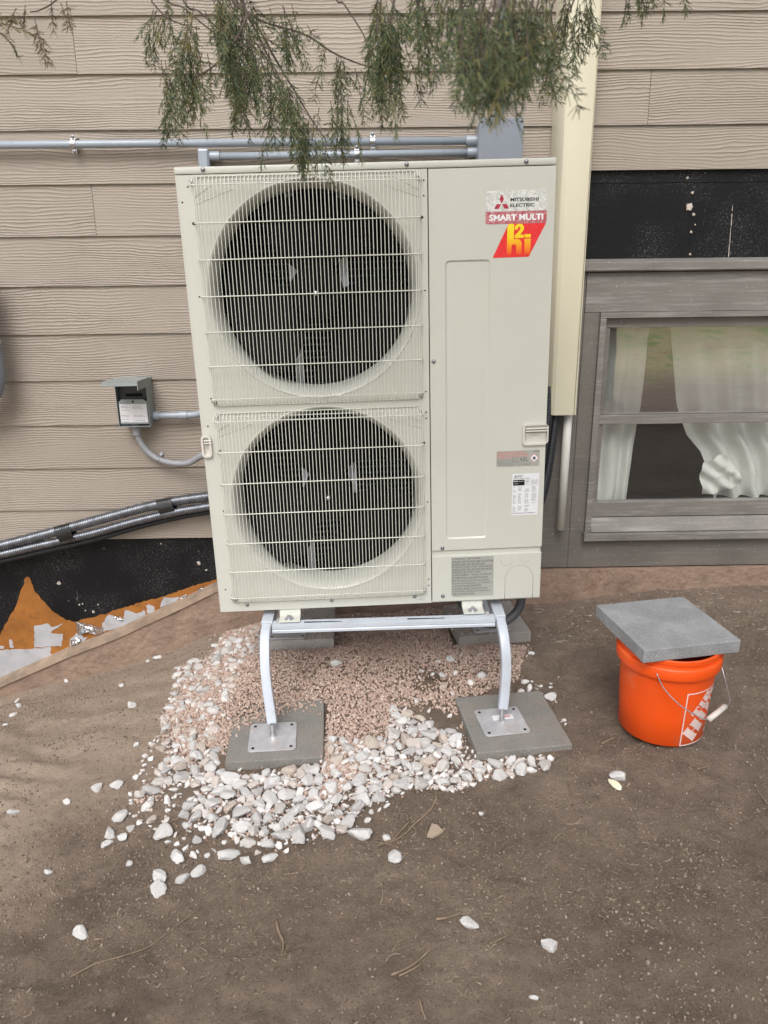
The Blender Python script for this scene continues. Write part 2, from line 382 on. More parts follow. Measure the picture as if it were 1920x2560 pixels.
M['pea'] = mat_island('pink_pebbles', [(.36, .255, .205), (.46, .34, .28), (.41, .295, .24), (.53, .41, .345), (.38, .27, .215), (.60, .49, .43), (.31, .22, .175)], .8, 300, .3, .0005)
M['crumb'] = mat_island('soil_crumbs', [(.13, .10, .078), (.21, .162, .125), (.27, .21, .165), (.17, .13, .10), (.31, .25, .20), (.24, .185, .145), (.10, .075, .058)], .95, 300, .3, .0005)
M['straw'] = mat_island('dry_litter', [(.24, .185, .135), (.32, .25, .18), (.13, .095, .07), (.37, .30, .22), (.16, .12, .09), (.10, .072, .052)], .85, 300, 0, 0)
M['pale'] = mat_island('pale_litter', [(.42, .36, .28), (.30, .22, .15), (.55, .50, .44), (.22, .16, .11)], .85, 300, 0, 0)
M['twig'] = paint('dry_twig', (.20, .145, .10), .85, var=.3, vs_=40, bscale=120, bstr=.6, bdist=.001)
M['bark'] = paint('juniper_bark', (.105, .08, .065), .9, var=.35, vs_=50, bscale=90, bstr=.8, bdist=.002)
M['foliage'] = mat_foliage()
M['foliage_brown'] = mat_island('dead_juniper', [(.12, .085, .055), (.17, .125, .08), (.10, .08, .055)], .8, 100, 0, 0)
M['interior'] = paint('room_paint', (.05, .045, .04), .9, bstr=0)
M['roof'] = paint('roof_shingle', (.09, .085, .08), .9, bscale=40, bstr=.5)
M['grass'] = mat_island('pale_grass', [(.34, .38, .18), (.50, .50, .28), (.22, .3, .10), (.60, .56, .36)], .7, 100, 0, 0)

m, n, b = newmat('curtain_cloth'); v = coord(n)
c = ramp(n, noise(n, v, 8, 4), [(.3, (.82, .82, .79)), (.7, (.88, .88, .86))]); n.links.new(c, b.inputs['Base Color']); b.inputs['Roughness'].default_value = .9
tr = N(n, 'ShaderNodeBsdfTranslucent'); n.links.new(c, tr.inputs[0]); mx = N(n, 'ShaderNodeMixShader'); mx.inputs[0].default_value = .25
n.links.new(b.outputs[0], mx.inputs[1]); n.links.new(tr.outputs[0], mx.inputs[2]); n.links.new(mx.outputs[0], n.nodes['Material Output'].inputs[0])
bump(n, noise(n, mapping(n, v, (30, 30, 4)), 1, 3), .3, .004, b); M['curtain'] = m

m, n, b = newmat('window_glass'); n.nodes.remove(b)
fr = N(n, 'ShaderNodeFresnel'); fr.inputs[0].default_value = 1.55
gl = N(n, 'ShaderNodeBsdfGlossy'); gl.inputs['Roughness'].default_value = .015
tp = N(n, 'ShaderNodeBsdfTransparent'); tp.inputs[0].default_value = (.99, 1, .99, 1)
mx = N(n, 'ShaderNodeMixShader')
v = coord(n); dust = ramp(n, noise(n, v, 160, 4, .7), [(.4, .0), (.85, .07)])
bf = N(n, 'ShaderNodeNewGeometry').outputs['Backfacing']; n.links.new(mth(n, 'MULTIPLY', mth(n, 'ADD', mth(n, 'MULTIPLY', fr.outputs[0], 2.2), 0.05), mth(n, 'SUBTRACT', 1.0, bf)), mx.inputs[0]); n.links.new(tp.outputs[0], mx.inputs[1]); n.links.new(gl.outputs[0], mx.inputs[2])
df = N(n, 'ShaderNodeBsdfDiffuse'); df.inputs[0].default_value = (.6, .6, .58, 1); m2 = N(n, 'ShaderNodeMixShader')
n.links.new(dust, m2.inputs[0]); n.links.new(mx.outputs[0], m2.inputs[1]); n.links.new(df.outputs[0], m2.inputs[2])
n.links.new(m2.outputs[0], n.nodes['Material Output'].inputs[0])
bn = N(n, 'ShaderNodeBump'); bn.inputs['Strength'].default_value = .08; bn.inputs['Distance'].default_value = .003; n.links.new(noise(n, v, 3, 2), bn.inputs['Height']); n.links.new(bn.outputs[0], gl.inputs['Normal'])
M['glass'] = m
m = m.copy(); m.name = 'coated_glass'
for q in m.node_tree.nodes:
    if q.type == 'MATH' and q.operation == 'ADD' and abs(q.inputs[1].default_value-.05) < 1e-5: q.inputs[1].default_value = .40
M['glass_coated'] = m

m, n, b = newmat('silver_foil_sticker'); v = coord(n)
c = ramp(n, noise(n, v, 90, 4, .6, .6), [(.42, (.60, .61, .58)), (.58, (.80, .80, .77))]); n.links.new(c, b.inputs['Base Color'])
b.inputs['Metallic'].default_value = .25; b.inputs['Roughness'].default_value = .25; bump(n, noise(n, v, 240, 3), .6, .0015, b); M['sfoil'] = m
m, n, b = newmat('red_foil_sticker'); v = coord(n)
c = ramp(n, noise(n, v, 160, 4, .6, .6), [(.40, (.50, .09, .12)), (.62, (.66, .33, .35))]); n.links.new(c, b.inputs['Base Color'])
b.inputs['Metallic'].default_value = .4; b.inputs['Roughness'].default_value = .3; bump(n, noise(n, v, 300, 3), .5, .001, b); M['rfoil'] = m
M['red_solid'] = paint('red_sticker', (.78, .025, .03), .3, var=.1, vs_=60, bscale=400, bstr=.3, coat=.3)
M['logo_red'] = paint('logo_red', (.42, .03, .06), .35, var=.1, bstr=0)
M['text_white'] = paint('white_lettering', (.85, .85, .85), .4, bstr=0, var=0)
m, n, b = newmat('flame_gradient'); v = coord(n); sx = N(n, 'ShaderNodeSeparateXYZ'); n.links.new(v, sx.inputs[0])
g = mth(n, 'DIVIDE', mth(n, 'SUBTRACT', sx.outputs[2], 1.083), .085)
n.links.new(ramp(n, g, [(0.0, (.80, .04, .02)), (.32, (.90, .30, .01)), (.6, (.90, .62, .01)), (1, (.90, .72, .02))]), b.inputs['Base Color']); b.inputs['Roughness'].default_value = .35; M['grad'] = m

# ------------------------------------------------------------------ ground
def graded(lo, hi, fine_lo, fine_hi, step, far_n):
    a = np.arange(fine_lo, fine_hi+1e-6, step)
    l = fine_lo-(np.linspace(0, 1, far_n+1)[1:]**3)*(fine_lo-lo); r_ = fine_hi+(np.linspace(0, 1, far_n+1)[1:]**3)*(hi-fine_hi)
    return np.concatenate([l[::-1], a, r_])
gx = graded(-60, 60, -1.95, 1.95, .0085, 26); gy = graded(-60, 60, -2.35, .02, .0085, 30)
X, Yg = np.meshgrid(gx, gy); Zg = ground_h(X, Yg)
inside = (Yg > .26) & (Yg < 7.9) & (np.abs(X) < 7.9)
Zg = np.where(inside, -1.6, Zg)
Zg = Zg+np.where(Yg < -7, (-Yg-7)*.045, 0)
nx, ny = len(gx), len(gy)
idx = np.arange(nx*ny).reshape(ny, nx)
Fg = np.stack([idx[:-1, :-1].ravel(), idx[:-1, 1:].ravel(), idx[1:, 1:].ravel(), idx[1:, :-1].ravel()], 1)
g = link('ground', big_mesh('ground', np.stack([X.ravel(), Yg.ravel(), Zg.ravel()], 1), Fg, M['ground'], smooth=True))
tag(g, 'bare brown dirt yard sloping along the house wall', kind='structure')

# ------------------------------------------------------------------ house
house = empty('house', (0, 0, 0), label='tan clapboard house wall with black sheathing and basement window', cat='house')
E_ = .178; Z0 = 2.261
XC = .70            # behind the line cover
WXR = 2.15          # right end of window opening
def board(x0, x1, zb, zt):
    t = .0085; a = .0095
    mb = MB(); mb.profile_x([(0, zb), (a, zt+.028), (a+t, zt+.028), (t, zb)], x0+.0008, x1-.0008)
    mb.build('siding_board', M['siding'], house)
seam = {1: [PY(185, 118).x], 2: [PY(1625, 240).x], 4: [PY(234, 527).x], 0: [.35], -1: [-.9], 7: [-1.9], 8: [-2.2], 3: [-2.3], 10: [-1.75]}
for k in range(-9, 12):
    zb = Z0-E_*k; zt = zb+E_
    xs = [-5.0]+sorted(seam.get(k, []))
    if k == 11: zb = .350; zt = Z0-E_*10
    if k <= 2: xs += [5.0]
    else: xs += [XC]
    for a_, b_ in zip(xs[:-1], xs[1:]): board(a_, b_, zb, zt)
board(XC, 5.0, 1.756, Z0-E_*2)
def hbox(name, mat, x0, y0, z0, x1, y1, z1, bevel=.0015, parent=house):
    return MB().box(x0, y0, z0, x1, y1, z1).build(name, mat, parent, bevel=bevel)
WX0, WZ0, WZ1 = .905, .41, 1.195
# black sheathing
hbox('sheathing_panel', M['black'], -5, .0185, -1.2, -.55, .030, .62, 0)
hbox('sheathing_panel', M['black'], -.549, .0185, .17, .655, .030, .62, 0)
hbox('sheathing_panel', M['black'], .66, .0185, 1.395, 5, .030, 1.712, 0)
hbox('sheathing_panel', M['black'], .66, .0165, 1.713, 5, .030, 1.84, 0)
# wall body round the window opening
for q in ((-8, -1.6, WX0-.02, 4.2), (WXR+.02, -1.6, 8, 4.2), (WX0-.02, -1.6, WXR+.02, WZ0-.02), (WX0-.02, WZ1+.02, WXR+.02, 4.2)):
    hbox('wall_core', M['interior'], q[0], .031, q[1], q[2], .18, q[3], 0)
for q in ((-8, .18, -1.6, -7.9, 8, 4.2), (7.9, .18, -1.6, 8, 8, 4.2), (-7.9, 7.9, -1.6, 7.9, 8, 4.2)):
    hbox('side_wall', M['siding'], *q, 0)
MB().add([(-8.3, -.25, 4.2), (8.3, -.25, 4.2), (8.3, 8.3, 4.2), (-8.3, 8.3, 4.2), (-8.3, 4, 6), (8.3, 4, 6)], [(0, 1, 5, 4), (3, 4, 5, 2), (0, 4, 3), (1, 2, 5), (0, 3, 2, 1)]).build('roof', M['roof'], house)
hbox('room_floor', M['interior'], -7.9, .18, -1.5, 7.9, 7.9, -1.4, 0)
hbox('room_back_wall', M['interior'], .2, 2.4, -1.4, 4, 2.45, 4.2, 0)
# marks on the black sheathing: stuck mortar blobs, torn spots, a scratch
def blob(x, z, r_, mat, y=.0165, name='mortar_spot', th=.004):
    k = 11; mb = MB(); P_ = []
    for i in range(k):
        a = 2*math.pi*i/k; q = r_*random.uniform(.65, 1.1); P_.append((x+q*math.cos(a), z+q*1.05*math.sin(a)))
    n_ = len(P_); vs_ = [(a, y, b) for a, b in P_]+[(x+(a-x)*.8, y-th, z+(b-z)*.8) for a, b in P_]+[(x, y-th*1.2, z)]
    fs_ = [(i, (i+1) % n_, (i+1) % n_+n_, i+n_) for i in range(n_)]+[(i+n_, (i+1) % n_+n_, 2*n_) for i in range(n_)]
    mb.add(vs_, fs_).build(name, mat, house)
M['mortar'] = paint('mortar_lump', (.50, .44, .39), .95, var=.3, vs_=120, bscale=160, bstr=.9, bdist=.003)
for x, z, r_ in ((1.19, 1.627, .017), (1.195, 1.677, .006), (1.208, 1.602, .007), (1.206, 1.54, .006), (1.211, 1.46, .005), (1.218, 1.565, .0035), (1.17, 1.728, .005)):
    blob(x, z, r_, M['mortar'])
for px, py, r_ in ((143, 1462, .010), (495, 1412, .009), (195, 1516, .005), (203, 1514, .0035), (210, 1531, .004), (230, 1534, .007), (513, 1429, .005), (400, 1363, .004), (242, 1516, .0035)):
    p = PY(px, py); blob(p.x, p.z, r_, M['mortar'], y=.0185)
for (xa, za, xb, zb, wd) in ((1.3505, 1.632, 1.3512, 1.612, .0018), (1.3515, 1.603, 1.3535, 1.560, .0030), (1.3535, 1.556, 1.3565, 1.500, .0022), (1.3560, 1.497, 1.3580, 1.449, .0030)): MB().prism([(xa, za), (xb, zb), (xb+wd, zb), (xa+wd*.6, za)], .0155, .0175).build('scratch_mark', M['mortar'], house)
# trim boards, header, drip cap, casing, sill
hbox('trim_board', M['trim'], .664, -.004, .19, .818, .018, 1.400)
hbox('trim_board', M['trim'], .819, -.005, .19, .879, .018, 1.2505)
hbox('header_board', M['trim_worn'], .8195, -.006, 1.252, 3.2, .018, 1.398)
MB().profile_x([(-.022, 1.401), (-.030, 1.406), (-.030, 1.436), (.016, 1.447), (.016, 1.401)], .80, 3.2).build('drip_cap', M['trim_worn'], house, bevel=.002)
hbox('skirt_board', M['trim'], .8185, -.0045, .19, 3.2, .0178, .3165)
win = empty('window'); win.parent = house
def wbox(name, mat, *q, bevel=.0015): return hbox(name, mat, *q, bevel=bevel, parent=win)
wbox('casing', M['trim_worn'], .879, -.020, .352, .903, .016, 1.228)
MB().add([(.879, -.020, 1.251), (3.2, -.020, 1.251), (3.2, -.020, 1.231), (.903, -.020, 1.231), (.879, .012, 1.251), (3.2, .012, 1.251), (3.2, .012, 1.231), (.903, .012, 1.231), (.879, -.02, 1.2285), (.879, .012, 1.2285)],
     [(0, 1, 2, 3), (0, 4, 5, 1), (3, 2, 6, 7), (1, 5, 6, 2), (0, 3, 8), (4, 9, 7), (0, 8, 9, 4), (3, 7, 9, 8)]).build('casing', M['trim_worn'], win)
wbox('head_stop', M['frame'], .9035, .004, 1.192, 2.2, .04, 1.2305)
wbox('jamb', M['frame'], .9035, .006, .412, .927, .045, 1.1915)
wbox('jamb', M['frame'], WXR, .006, .412, WXR+.04, .045, 1.1915)
wbox('meeting_rail', M['trim_worn'], .906, -.001, .810, WXR, .04, .846)
wbox('glazing_bead', M['frame'], .9275, .010, .8465, WXR, .030, .852)
wbox('jamb', M['trim_worn'], .9035, .001, .412, .9125, .0055, .809)
wbox('bottom_rail', M['trim_worn'], .9036, .003, .414, WXR, .04, .478)
MB().profile_x([(-.026, .356), (.002, .411), (.05, .411), (.05, .356)], .9037, WXR+.1).build('sill', M['trim_worn'], win, bevel=.001)
MB().profile_x([(-.040, .320), (-.042, .352), (.018, .355), (.018, .320)], .872, WXR+.2).build('sill_nosing', M['trim_worn'], win, bevel=.003)
wbox('pane', M['glass_coated'], .9272, .024, .853, WXR-.001, .027, 1.191, bevel=0)
wbox('pane', M['glass'], .9273, .030, .479, WXR-.001, .033, .8095, bevel=0)
hm_ = MB().box(-.002, -.0006, -.002, .002, .001, .002).mesh('nail_head', M['screw'])
for px, py in ((314, 1151), (345, 1150), (1862, 296)): link('nail_head', hm_, house, PY(px, py))
# concrete stem wall: level at the right, cut along the slope at the left
cx_ = [-5, -1.683, -1.38, -1.122, -.903, -.687, -.575]; cz_ = [-1.81, -.318, -.182, -.079, .023, .128, .180]
poly = [(x, z) for x, z in zip(cx_, cz_)]+[(.66, .184), (5, .184), (5, -1.2), (-5, -2.4)]
poly = poly[::-1]
MB().prism(poly, -.030, .0184).build('stem_wall', M['stem'], house)
mb = MB()
for i in range(len(cx_)-1):
    xa, xb = cx_[i], cx_[i+1]; za, zb = cz_[i], cz_[i+1]
    k = max(1, int((xb-xa)/.06)) if i else 1
    for j in range(k):
        x0 = xa+(xb-xa)*j/k; x1 = xa+(xb-xa)*(j+1)/k; z0 = za+(zb-za)*j/k; z1 = za+(zb-za)*(j+1)/k
        w0 = .0035*mnoise.noise((x0*14, 3, 0)); w1 = .0035*mnoise.noise((x1*14, 3, 0))
        mb.add([(x0, -.038+w0, z0-.016), (x1, -.038+w1, z1-.016), (x1, -.035+w1, z1+.006+w1), (x0, -.035+w0, z0+.006+w0), (x0, .0180, z0+.015), (x1, .0180, z1+.015)], [(0, 1, 2, 3), (3, 2, 5, 4)])
        mb.add([(x0, -.038+w0, z0-.016), (x1, -.038+w1, z1-.016), (x0, -.029, z0-.018), (x1, -.029, z1-.018)], [(0, 2, 3, 1)])
mb.build('wood_cap', M['cap'], house)
# torn orange backing and white / foil remnants stuck on the black panel
def peel(name, pts, mat, y, th=.0028):
    P_ = [PY(*q).xz for q in pts]
    out = []
    for i, a in enumerate(P_):
        b = P_[(i+1) % len(P_)]; out.append(tuple(a)); L = (b-a).length; k = int(L/.012)
        for j in range(1, k):
            t = j/k; nrm = Vector((-(b-a).y, (b-a).x))/L
            out.append(tuple(a.lerp(b, t)+nrm*random.uniform(-.0034, .0034)))
    me_ = MB().prism(out, y-th, y).build(name, mat, house)
    return me_
def r1(x, y): return (x/2.963, 1180+y/2.963)
peel('torn_backing', [r1(*q) for q in [(-60, 1300), (0, 1190), (50, 1110), (90, 1040), (130, 930), (172, 830), (165, 815), (180, 790), (205, 790), (222, 830), (240, 880), (290, 950), (340, 1000), (395, 1055), (480, 1110), (550, 1125), (640, 1095), (790, 1060), (850, 1035), (960, 1000), (1180, 940), (1400, 865), (1610, 800), (1620, 850), (1400, 930), (1100, 1070), (900, 1170), (700, 1270), (500, 1370), (300, 1450), (0, 1580), (-60, 1600)]], M['orange_peel'], .0175)
white = [[(245, 1150), (350, 1135), (372, 1160), (460, 1133), (420, 1165), (362, 1200), (460, 1212), (445, 1302), (245, 1312)],
         [(-40, 1335), (370, 1310), (362, 1350), (420, 1400), (200, 1480), (0, 1560), (-40, 1580)],
         [(58, 1255), (72, 1250), (95, 1312), (65, 1314)], [(-20, 1298), (18, 1302), (20, 1320), (-20, 1322)],
         [(750, 1130), (800, 1068), (905, 1105), (922, 1032), (1000, 1060), (1040, 1050), (1060, 1030), (1072, 1075), (1000, 1120), (760, 1195)],
         [(1075, 1003), (1095, 990), (1138, 1008), (1138, 1045), (1085, 1060)],
         [(1185, 985), (1210, 938), (1330, 940), (1300, 968), (1180, 1015)],
         [(560, 1200), (620, 1190), (600, 1215), (610, 1240), (640, 1235), (600, 1275), (505, 1300), (512, 1245)]]
for q in white: peel('white_patch', [r1(*a) for a in q], M['white_peel'], .0162)
def crumple(pts, bumpy=.012):
    P_ = [PY(*r1(*q)).xz for q in pts]; cxx = sum((p for p in P_), Vector((0, 0)))/len(P_); mb = MB(); rings = 4; n_ = len(P_)
    vs_ = []
    for k in range(rings):
        t = 1-k/rings
        for i in range(n_):
            q = cxx.lerp(P_[i], t); vs_.append((q.x, .013-(random.uniform(.1, 1)*bumpy if k else .002), q.y))
    vs_.append((cxx.x, .005, cxx.y)); fs_ = []
    for k in range(rings-1):
        for i in range(n_): fs_.append((k*n_+i, k*n_+(i+1) % n_, (k+1)*n_+(i+1) % n_, (k+1)*n_+i))
    for i in range(n_): fs_.append(((rings-1)*n_+i, (rings-1)*n_+(i+1) % n_, rings*n_))
    mb.add(vs_, fs_).build('foil_scrap', M['foil'], house)
crumple([(553, 1118), (620, 1128), (700, 1148), (757, 1160), (757, 1200), (720, 1218), (640, 1195), (565, 1213)], .022)
crumple([(820, 1068), (870, 1075), (912, 1098), (905, 1110), (860, 1098)]); crumple([(1330, 930), (1370, 918), (1450, 918), (1410, 940), (1330, 945)]); crumple([(1460, 875), (1490, 860), (1520, 870), (1470, 892)])
crumple([(515, 1255), (560, 1235), (600, 1250), (580, 1275), (520, 1295)])

# curtains hanging in the room behind the glass
def curtain(name, left, right, z1, z0, y, pleats, amp, label):
    nz, nx_ = 46, 90; V = []
    for i in range(nz+1):
        t = i/nz; z = z1+(z0-z1)*t
        a = np.interp(z, [q[1] for q in left[::-1]], [q[0] for q in left[::-1]]); b = np.interp(z, [q[1] for q in right[::-1]], [q[0] for q in right[::-1]])
        for j in range(nx_+1):
            s = j/nx_; x = a+(b-a)*s
            V.append((x, y+amp*math.sin(s*pleats*6.283+2*mnoise.noise((s*3, t*1.5, 7)))*(.6+.5*t)+.012*mnoise.noise((x*14, 0, z*9)), z))
    Fq = [(i*(nx_+1)+j, i*(nx_+1)+j+1, (i+1)*(nx_+1)+j+1, (i+1)*(nx_+1)+j) for i in range(nz) for j in range(nx_)]
    o = link(name, big_mesh(name, V, Fq, M['curtain'], True)); tag(o, label, 'curtain', 'curtains behind the basement window'); return o
curtain('curtain', [(.88, 1.25), (.88, .45)], [(1.108, 1.25), (1.098, .85), (1.09, .80), (1.075, .45)], 1.25, .455, .085, 3, .012, 'narrow white curtain hanging straight at the left side of the window')
cR = curtain('curtain', [(1.185, 1.25), (1.222, 1.05), (1.262, .86), (1.285, .80), (1.316, .735), (1.375, .67), (1.412, .59), (1.43, .51), (1.455, .46)],
        [(2.3, 1.25), (2.3, .46)], 1.25, .462, .105, 9, .024, 'wide white curtain gathered and knotted at the right of the window')
def r5w(x, y): return (1420+x/2.95, 750+y/2.95)
P_ = [PY(*r5w(*q), .07).xz for q in [(980, 1225), (1070, 1170), (1160, 1138), (1205, 1190), (1255, 1260), (1285, 1370), (1200, 1385), (1110, 1420), (995, 1437), (975, 1340)]]
cc = sum(P_, Vector((0, 0)))/len(P_); vs_ = []; rings = 8; n_ = len(P_)
P2 = []
for i in range(n_):
    for j in range(6): P2.append(P_[i].lerp(P_[(i+1) % n_], j/6))
n_ = len(P2)
for k in range(rings):
    for q in P2:
        a = cc.lerp(q, 1-k/rings); vs_.append((a.x, .072+.014*math.sin((a.x*60+a.y*90))+.01*mnoise.noise((a.x*30, 1, a.y*30)), a.y))
vs_.append((cc.x, .07, cc.y))
fs_ = [(k*n_+i, k*n_+(i+1) % n_, (k+1)*n_+(i+1) % n_, (k+1)*n_+i) for k in range(rings-1) for i in range(n_)]+[((rings-1)*n_+i, (rings-1)*n_+(i+1) % n_, rings*n_) for i in range(n_)]
o = MB().add(vs_, fs_).build('folded_hem', M['curtain'], cR, smooth=True)

# ------------------------------------------------------------------ heat pump
AY, AL = 0.028230, 0.017448
ax = Vector((math.cos(AY)*math.cos(AL), math.sin(AY)*math.cos(AL), math.sin(AL))); az = Vector((-math.sin(AL)*math.cos(AY), -math.sin(AL)*math.sin(AY), math.cos(AL))); an = az.cross(ax)
ac = empty('heat_pump', label='tall ivory heat pump outdoor unit with two fans on a metal stand', cat='heat pump')
ac.matrix_world = Matrix(((ax.x, an.x, az.x, -.5105), (ax.y, an.y, az.y, -.7640), (ax.z, an.z, az.z, .3715), (0, 0, 0, 1)))
ACM = ac.matrix_world.copy()
HZ, D = 1.32, .33
mb = MB()
for q in ((0, .001, 0, .0012, D, HZ), (1.0488, .001, 0, 1.05, D, HZ), (.0012, D-.0012, 0, 1.0488, D, HZ), (.0012, .002, 0, 1.0488, D-.0012, .0012)): mb.box(*q)
mb.box(.692, .02, .0012, .6935, D-.0012, HZ)
mb.build('cabinet', M['ac'], ac)
for q in ((.003, .045, .004, .0045, D-.002, HZ-.002), (.0048, D-.004, .004, .69, D-.0025, HZ-.002), (.690, .045, .004, .6915, D-.005, HZ-.002), (.005, .05, .001, .689, D-.005, .0035)):
    MB().box(*q).build('inner_liner', M['dark'], ac)
# front panel with the two bell mouths
def front_panel():
    mb = MB(); U1 = .6925
    for (cu, cv, v0, v1) in ((.3635, 1.0005, .676, HZ), (.370, .366, 0, .676)):
        angs = sorted(set([2*math.pi*k/72 for k in range(72)]+[math.atan2(b-cv, a-cu) % (2*math.pi) for a in (0, U1) for b in (v0, v1)]))
        outer = []
        for a in angs:
            c_, s_ = math.cos(a), math.sin(a); ts = []
            if c_ > 1e-9: ts.append((U1-cu)/c_)
            if c_ < -1e-9: ts.append((0-cu)/c_)
            if s_ > 1e-9: ts.append((v1-cv)/s_)
            if s_ < -1e-9: ts.append((v0-cv)/s_)
            t = min(ts); outer.append((cu+t*c_, 0, cv+t*s_))
        prof = [(.3075, 0), (.3055, -.0025), (.302, -.001), (.298, .004), (.292, .014), (.287, .028), (.2835, .045), (.282, .07), (.2825, .10)]
        if cv < .5: prof = [(r_-.004, d) for r_, d in prof]
        n_ = len(angs); vs_ = list(outer)
        for r_, d in prof: vs_ += [(cu+r_*math.cos(a), d, cv+r_*math.sin(a)) for a in angs]
        m_ = len(prof)+1
        fs_ = [(k*n_+i, k*n_+(i+1) % n_, (k+1)*n_+(i+1) % n_, (k+1)*n_+i) for k in range(m_-1) for i in range(n_)]
        mb.add(vs_, fs_)
    return mb.build('front_panel', M['ac'], ac, autos=40)
front_panel()
MB().box(-.0008, -.0006, .002, .0035, .02, HZ).build('corner_edge', M['ac'], ac, bevel=.001)
mb = MB().box(-.002, -.003, HZ+.0012, 1.053, D+.003, HZ+.020); mb.build('lid', M['ac'], ac, bevel=.004, smooth=True)
# stamped outline behind each guard
for (v, s) in ((1.312, 1), (.652, 1)):
    for dz in (0, -.027):
        pts = [(.047, v-.050+dz), (.115+(-dz)*2, v-.008+dz), (.60+dz*2, v-.008+dz), (.668, v-.046+dz)]
        if dz: pts = [(.047, v-.068), (.155, v-.030)], [(.57, v-.028), (.668, v-.064)]
        else: pts = [pts]
        for seg in pts: MB().tube([(a, .0004, b) for a, b in seg], .0016, 6).build('stamped_ridge', M['ac'], ac, smooth=True)
# access panel with a pressed recess
def rrect(u0, v0, u1, v1, r_, k=5):
    out = []
    for (cu, cv, a0) in ((u1-r_, v1-r_, 0), (u0+r_, v1-r_, 90), (u0+r_, v0+r_, 180), (u1-r_, v0+r_, 270)):
        for i in range(k+1): a = R(a0+90*i/k); out.append((cu+r_*math.cos(a), cv+r_*math.sin(a)))
    return out
a_ = rrect(.6955, .1845, 1.0525, 1.3190, .001); b_ = rrect(.741, .222, .873, 1.076, .012); c_ = rrect(.746, .227, .868, 1.071, .009)
n_ = len(a_); mb = MB()
mb.add([(u, -.002, v) for u, v in a_]+[(u, -.002, v) for u, v in b_]+[(u, .0016, v) for u, v in c_]+[(u, .012, v) for u, v in a_],
       [(i, (i+1) % n_, (i+1) % n_+n_, i+n_) for i in range(n_)]+[(i+n_, (i+1) % n_+n_, (i+1) % n_+2*n_, i+2*n_) for i in range(n_)]+[tuple(range(2*n_, 3*n_))]+[(i, i+3*n_, (i+1) % n_+3*n_, (i+1) % n_) for i in range(n_)])
mb.build('access_panel', M['ac'], ac, autos=20)
MB().box(.6955, .004, .1640, 1.0485, .012, .186).build('gap_strip', M['ac'], ac)
MB().box(.6955, -.003, .0035, 1.0525, .012, .1640).build('service_cover', M['ac'], ac, bevel=.0015)
# knock-outs pressed into the service cover
def polyline_ridge(name, pts, r_, mat, par=ac, n=5): return MB().tube(pts, r_, n).build(name, mat, par, smooth=True)
M['ac_line'] = paint('ivory_groove', (.40, .39, .34), .5, bstr=0)
arch = [(.9352, .004)]+[(.9815-.0463*math.cos(t), .074+.049*math.sin(t)) for t in np.linspace(0, math.pi, 18)]+[(1.0281, .004)]
polyline_ridge('knockout_line', [(u, -.0028, v) for u, v in arch], .0009, M['ac_line'])
for cu, cv, r_ in ((.9394, .142, .020), (1.0005, .146, .015)):
    polyline_ridge('knockout_line', [(cu+r_*math.cos(t), -.0028, cv+r_*math.sin(t)) for t in np.linspace(math.pi, 2*math.pi, 14)], .0007, M['ac_line'])
for u in (.9352, 1.0281): MB().box(u-.0008, -.0034, .003, u+.0008, -.0028, .016).build('cut_mark', M['hole'], ac)
# handles
def handle(u0, u1, v0=.524, v1=.592, left=False):
    h = MB(); o_ = rrect(u0, v0, u1, v1, .010); i_ = rrect(u0+.006, v0+.006, u1+.004 if not left else u1-.006, v1-.006, .006); n_ = len(o_)
    h.add([(u, -.003, v) for u, v in o_]+[(u, -.010, v) for u, v in o_]+[(u, -.010, v) for u, v in i_]+[(u, -.001, v) for u, v in i_],
          [(i, (i+1) % n_, (i+1) % n_+n_, i+n_) for i in range(n_)]+[(i+n_, (i+1) % n_+n_, (i+1) % n_+2*n_, i+2*n_) for i in range(n_)]+[(i+2*n_, (i+1) % n_+2*n_, (i+1) % n_+3*n_, i+3*n_) for i in range(n_)]+[tuple(range(3*n_, 4*n_))])
    hh = h.build('handle', M['handle'], ac, autos=30)
    vm = v0+(v1-v0)*.62
    for dv in (0, .008): MB().box(u0+.008, -.012, vm+dv, u1+.0015, -.002, vm+dv+.004).build('grip_rib', M['handle'], hh, bevel=.0015)
    MB().add([(u0+.012, -.0012, v0+.012), (u1-.004, -.0012, v0+.012), (u1-.004, -.008, vm-.004), (u0+.008, -.008, vm-.004), ((u0+u1)/2, -.0012, v0+.024)], [(0, 1, 4), (1, 2, 4), (2, 3, 4), (3, 0, 4)]).build('grip_scoop', M['handle'], hh)
handle(.979, 1.0545); handle(-.004, .026, left=True)
# screws
def screw_mesh(r_=.0055):
    mb = MB(); mb.lathe([(0.0001, -.0035), (r_*.45, -.0035), (r_*.55, -.0025), (r_*.8, -.0032), (r_, -.0018), (r_*1.15, -.0008), (r_*1.15, .001)], 14)
    mb.v = [(x, z, y) for x, y, z in mb.v]; return mb.mesh('screw', M['screw'], smooth=True, bevel=0)
SM = screw_mesh()
for (u, v, d) in [(.0777, 1.3325, -.004), (.6357, 1.3325, -.004), (.9682, 1.3315, -.004), (.0886, .0217, 0), (.3647, .0243, 0), (.6376, .025, 0), (.7061, .7908, -.003), (.7297, .1929, -.003), (.7303, .0242, -.004)]:
    link('screw', SM, ac, (u, d, v))
for (u, v) in [(.0427, 1.3024), (.6683, 1.3018), (.0497, .6911), (.667, .6905), (.0498, .6475), (.6675, .6452), (.0531, .0443), (.67, .0493)]:
    link('screw', SM, ac, (u, -.004, v))
mb = MB(); mb.lathe([(.0001, -.0004), (.0025, -.0004), (.0025, .001)], 12); mb.v = [(x, z, y) for x, y, z in mb.v]; HM = mb.mesh('screw_hole', M['hole'])
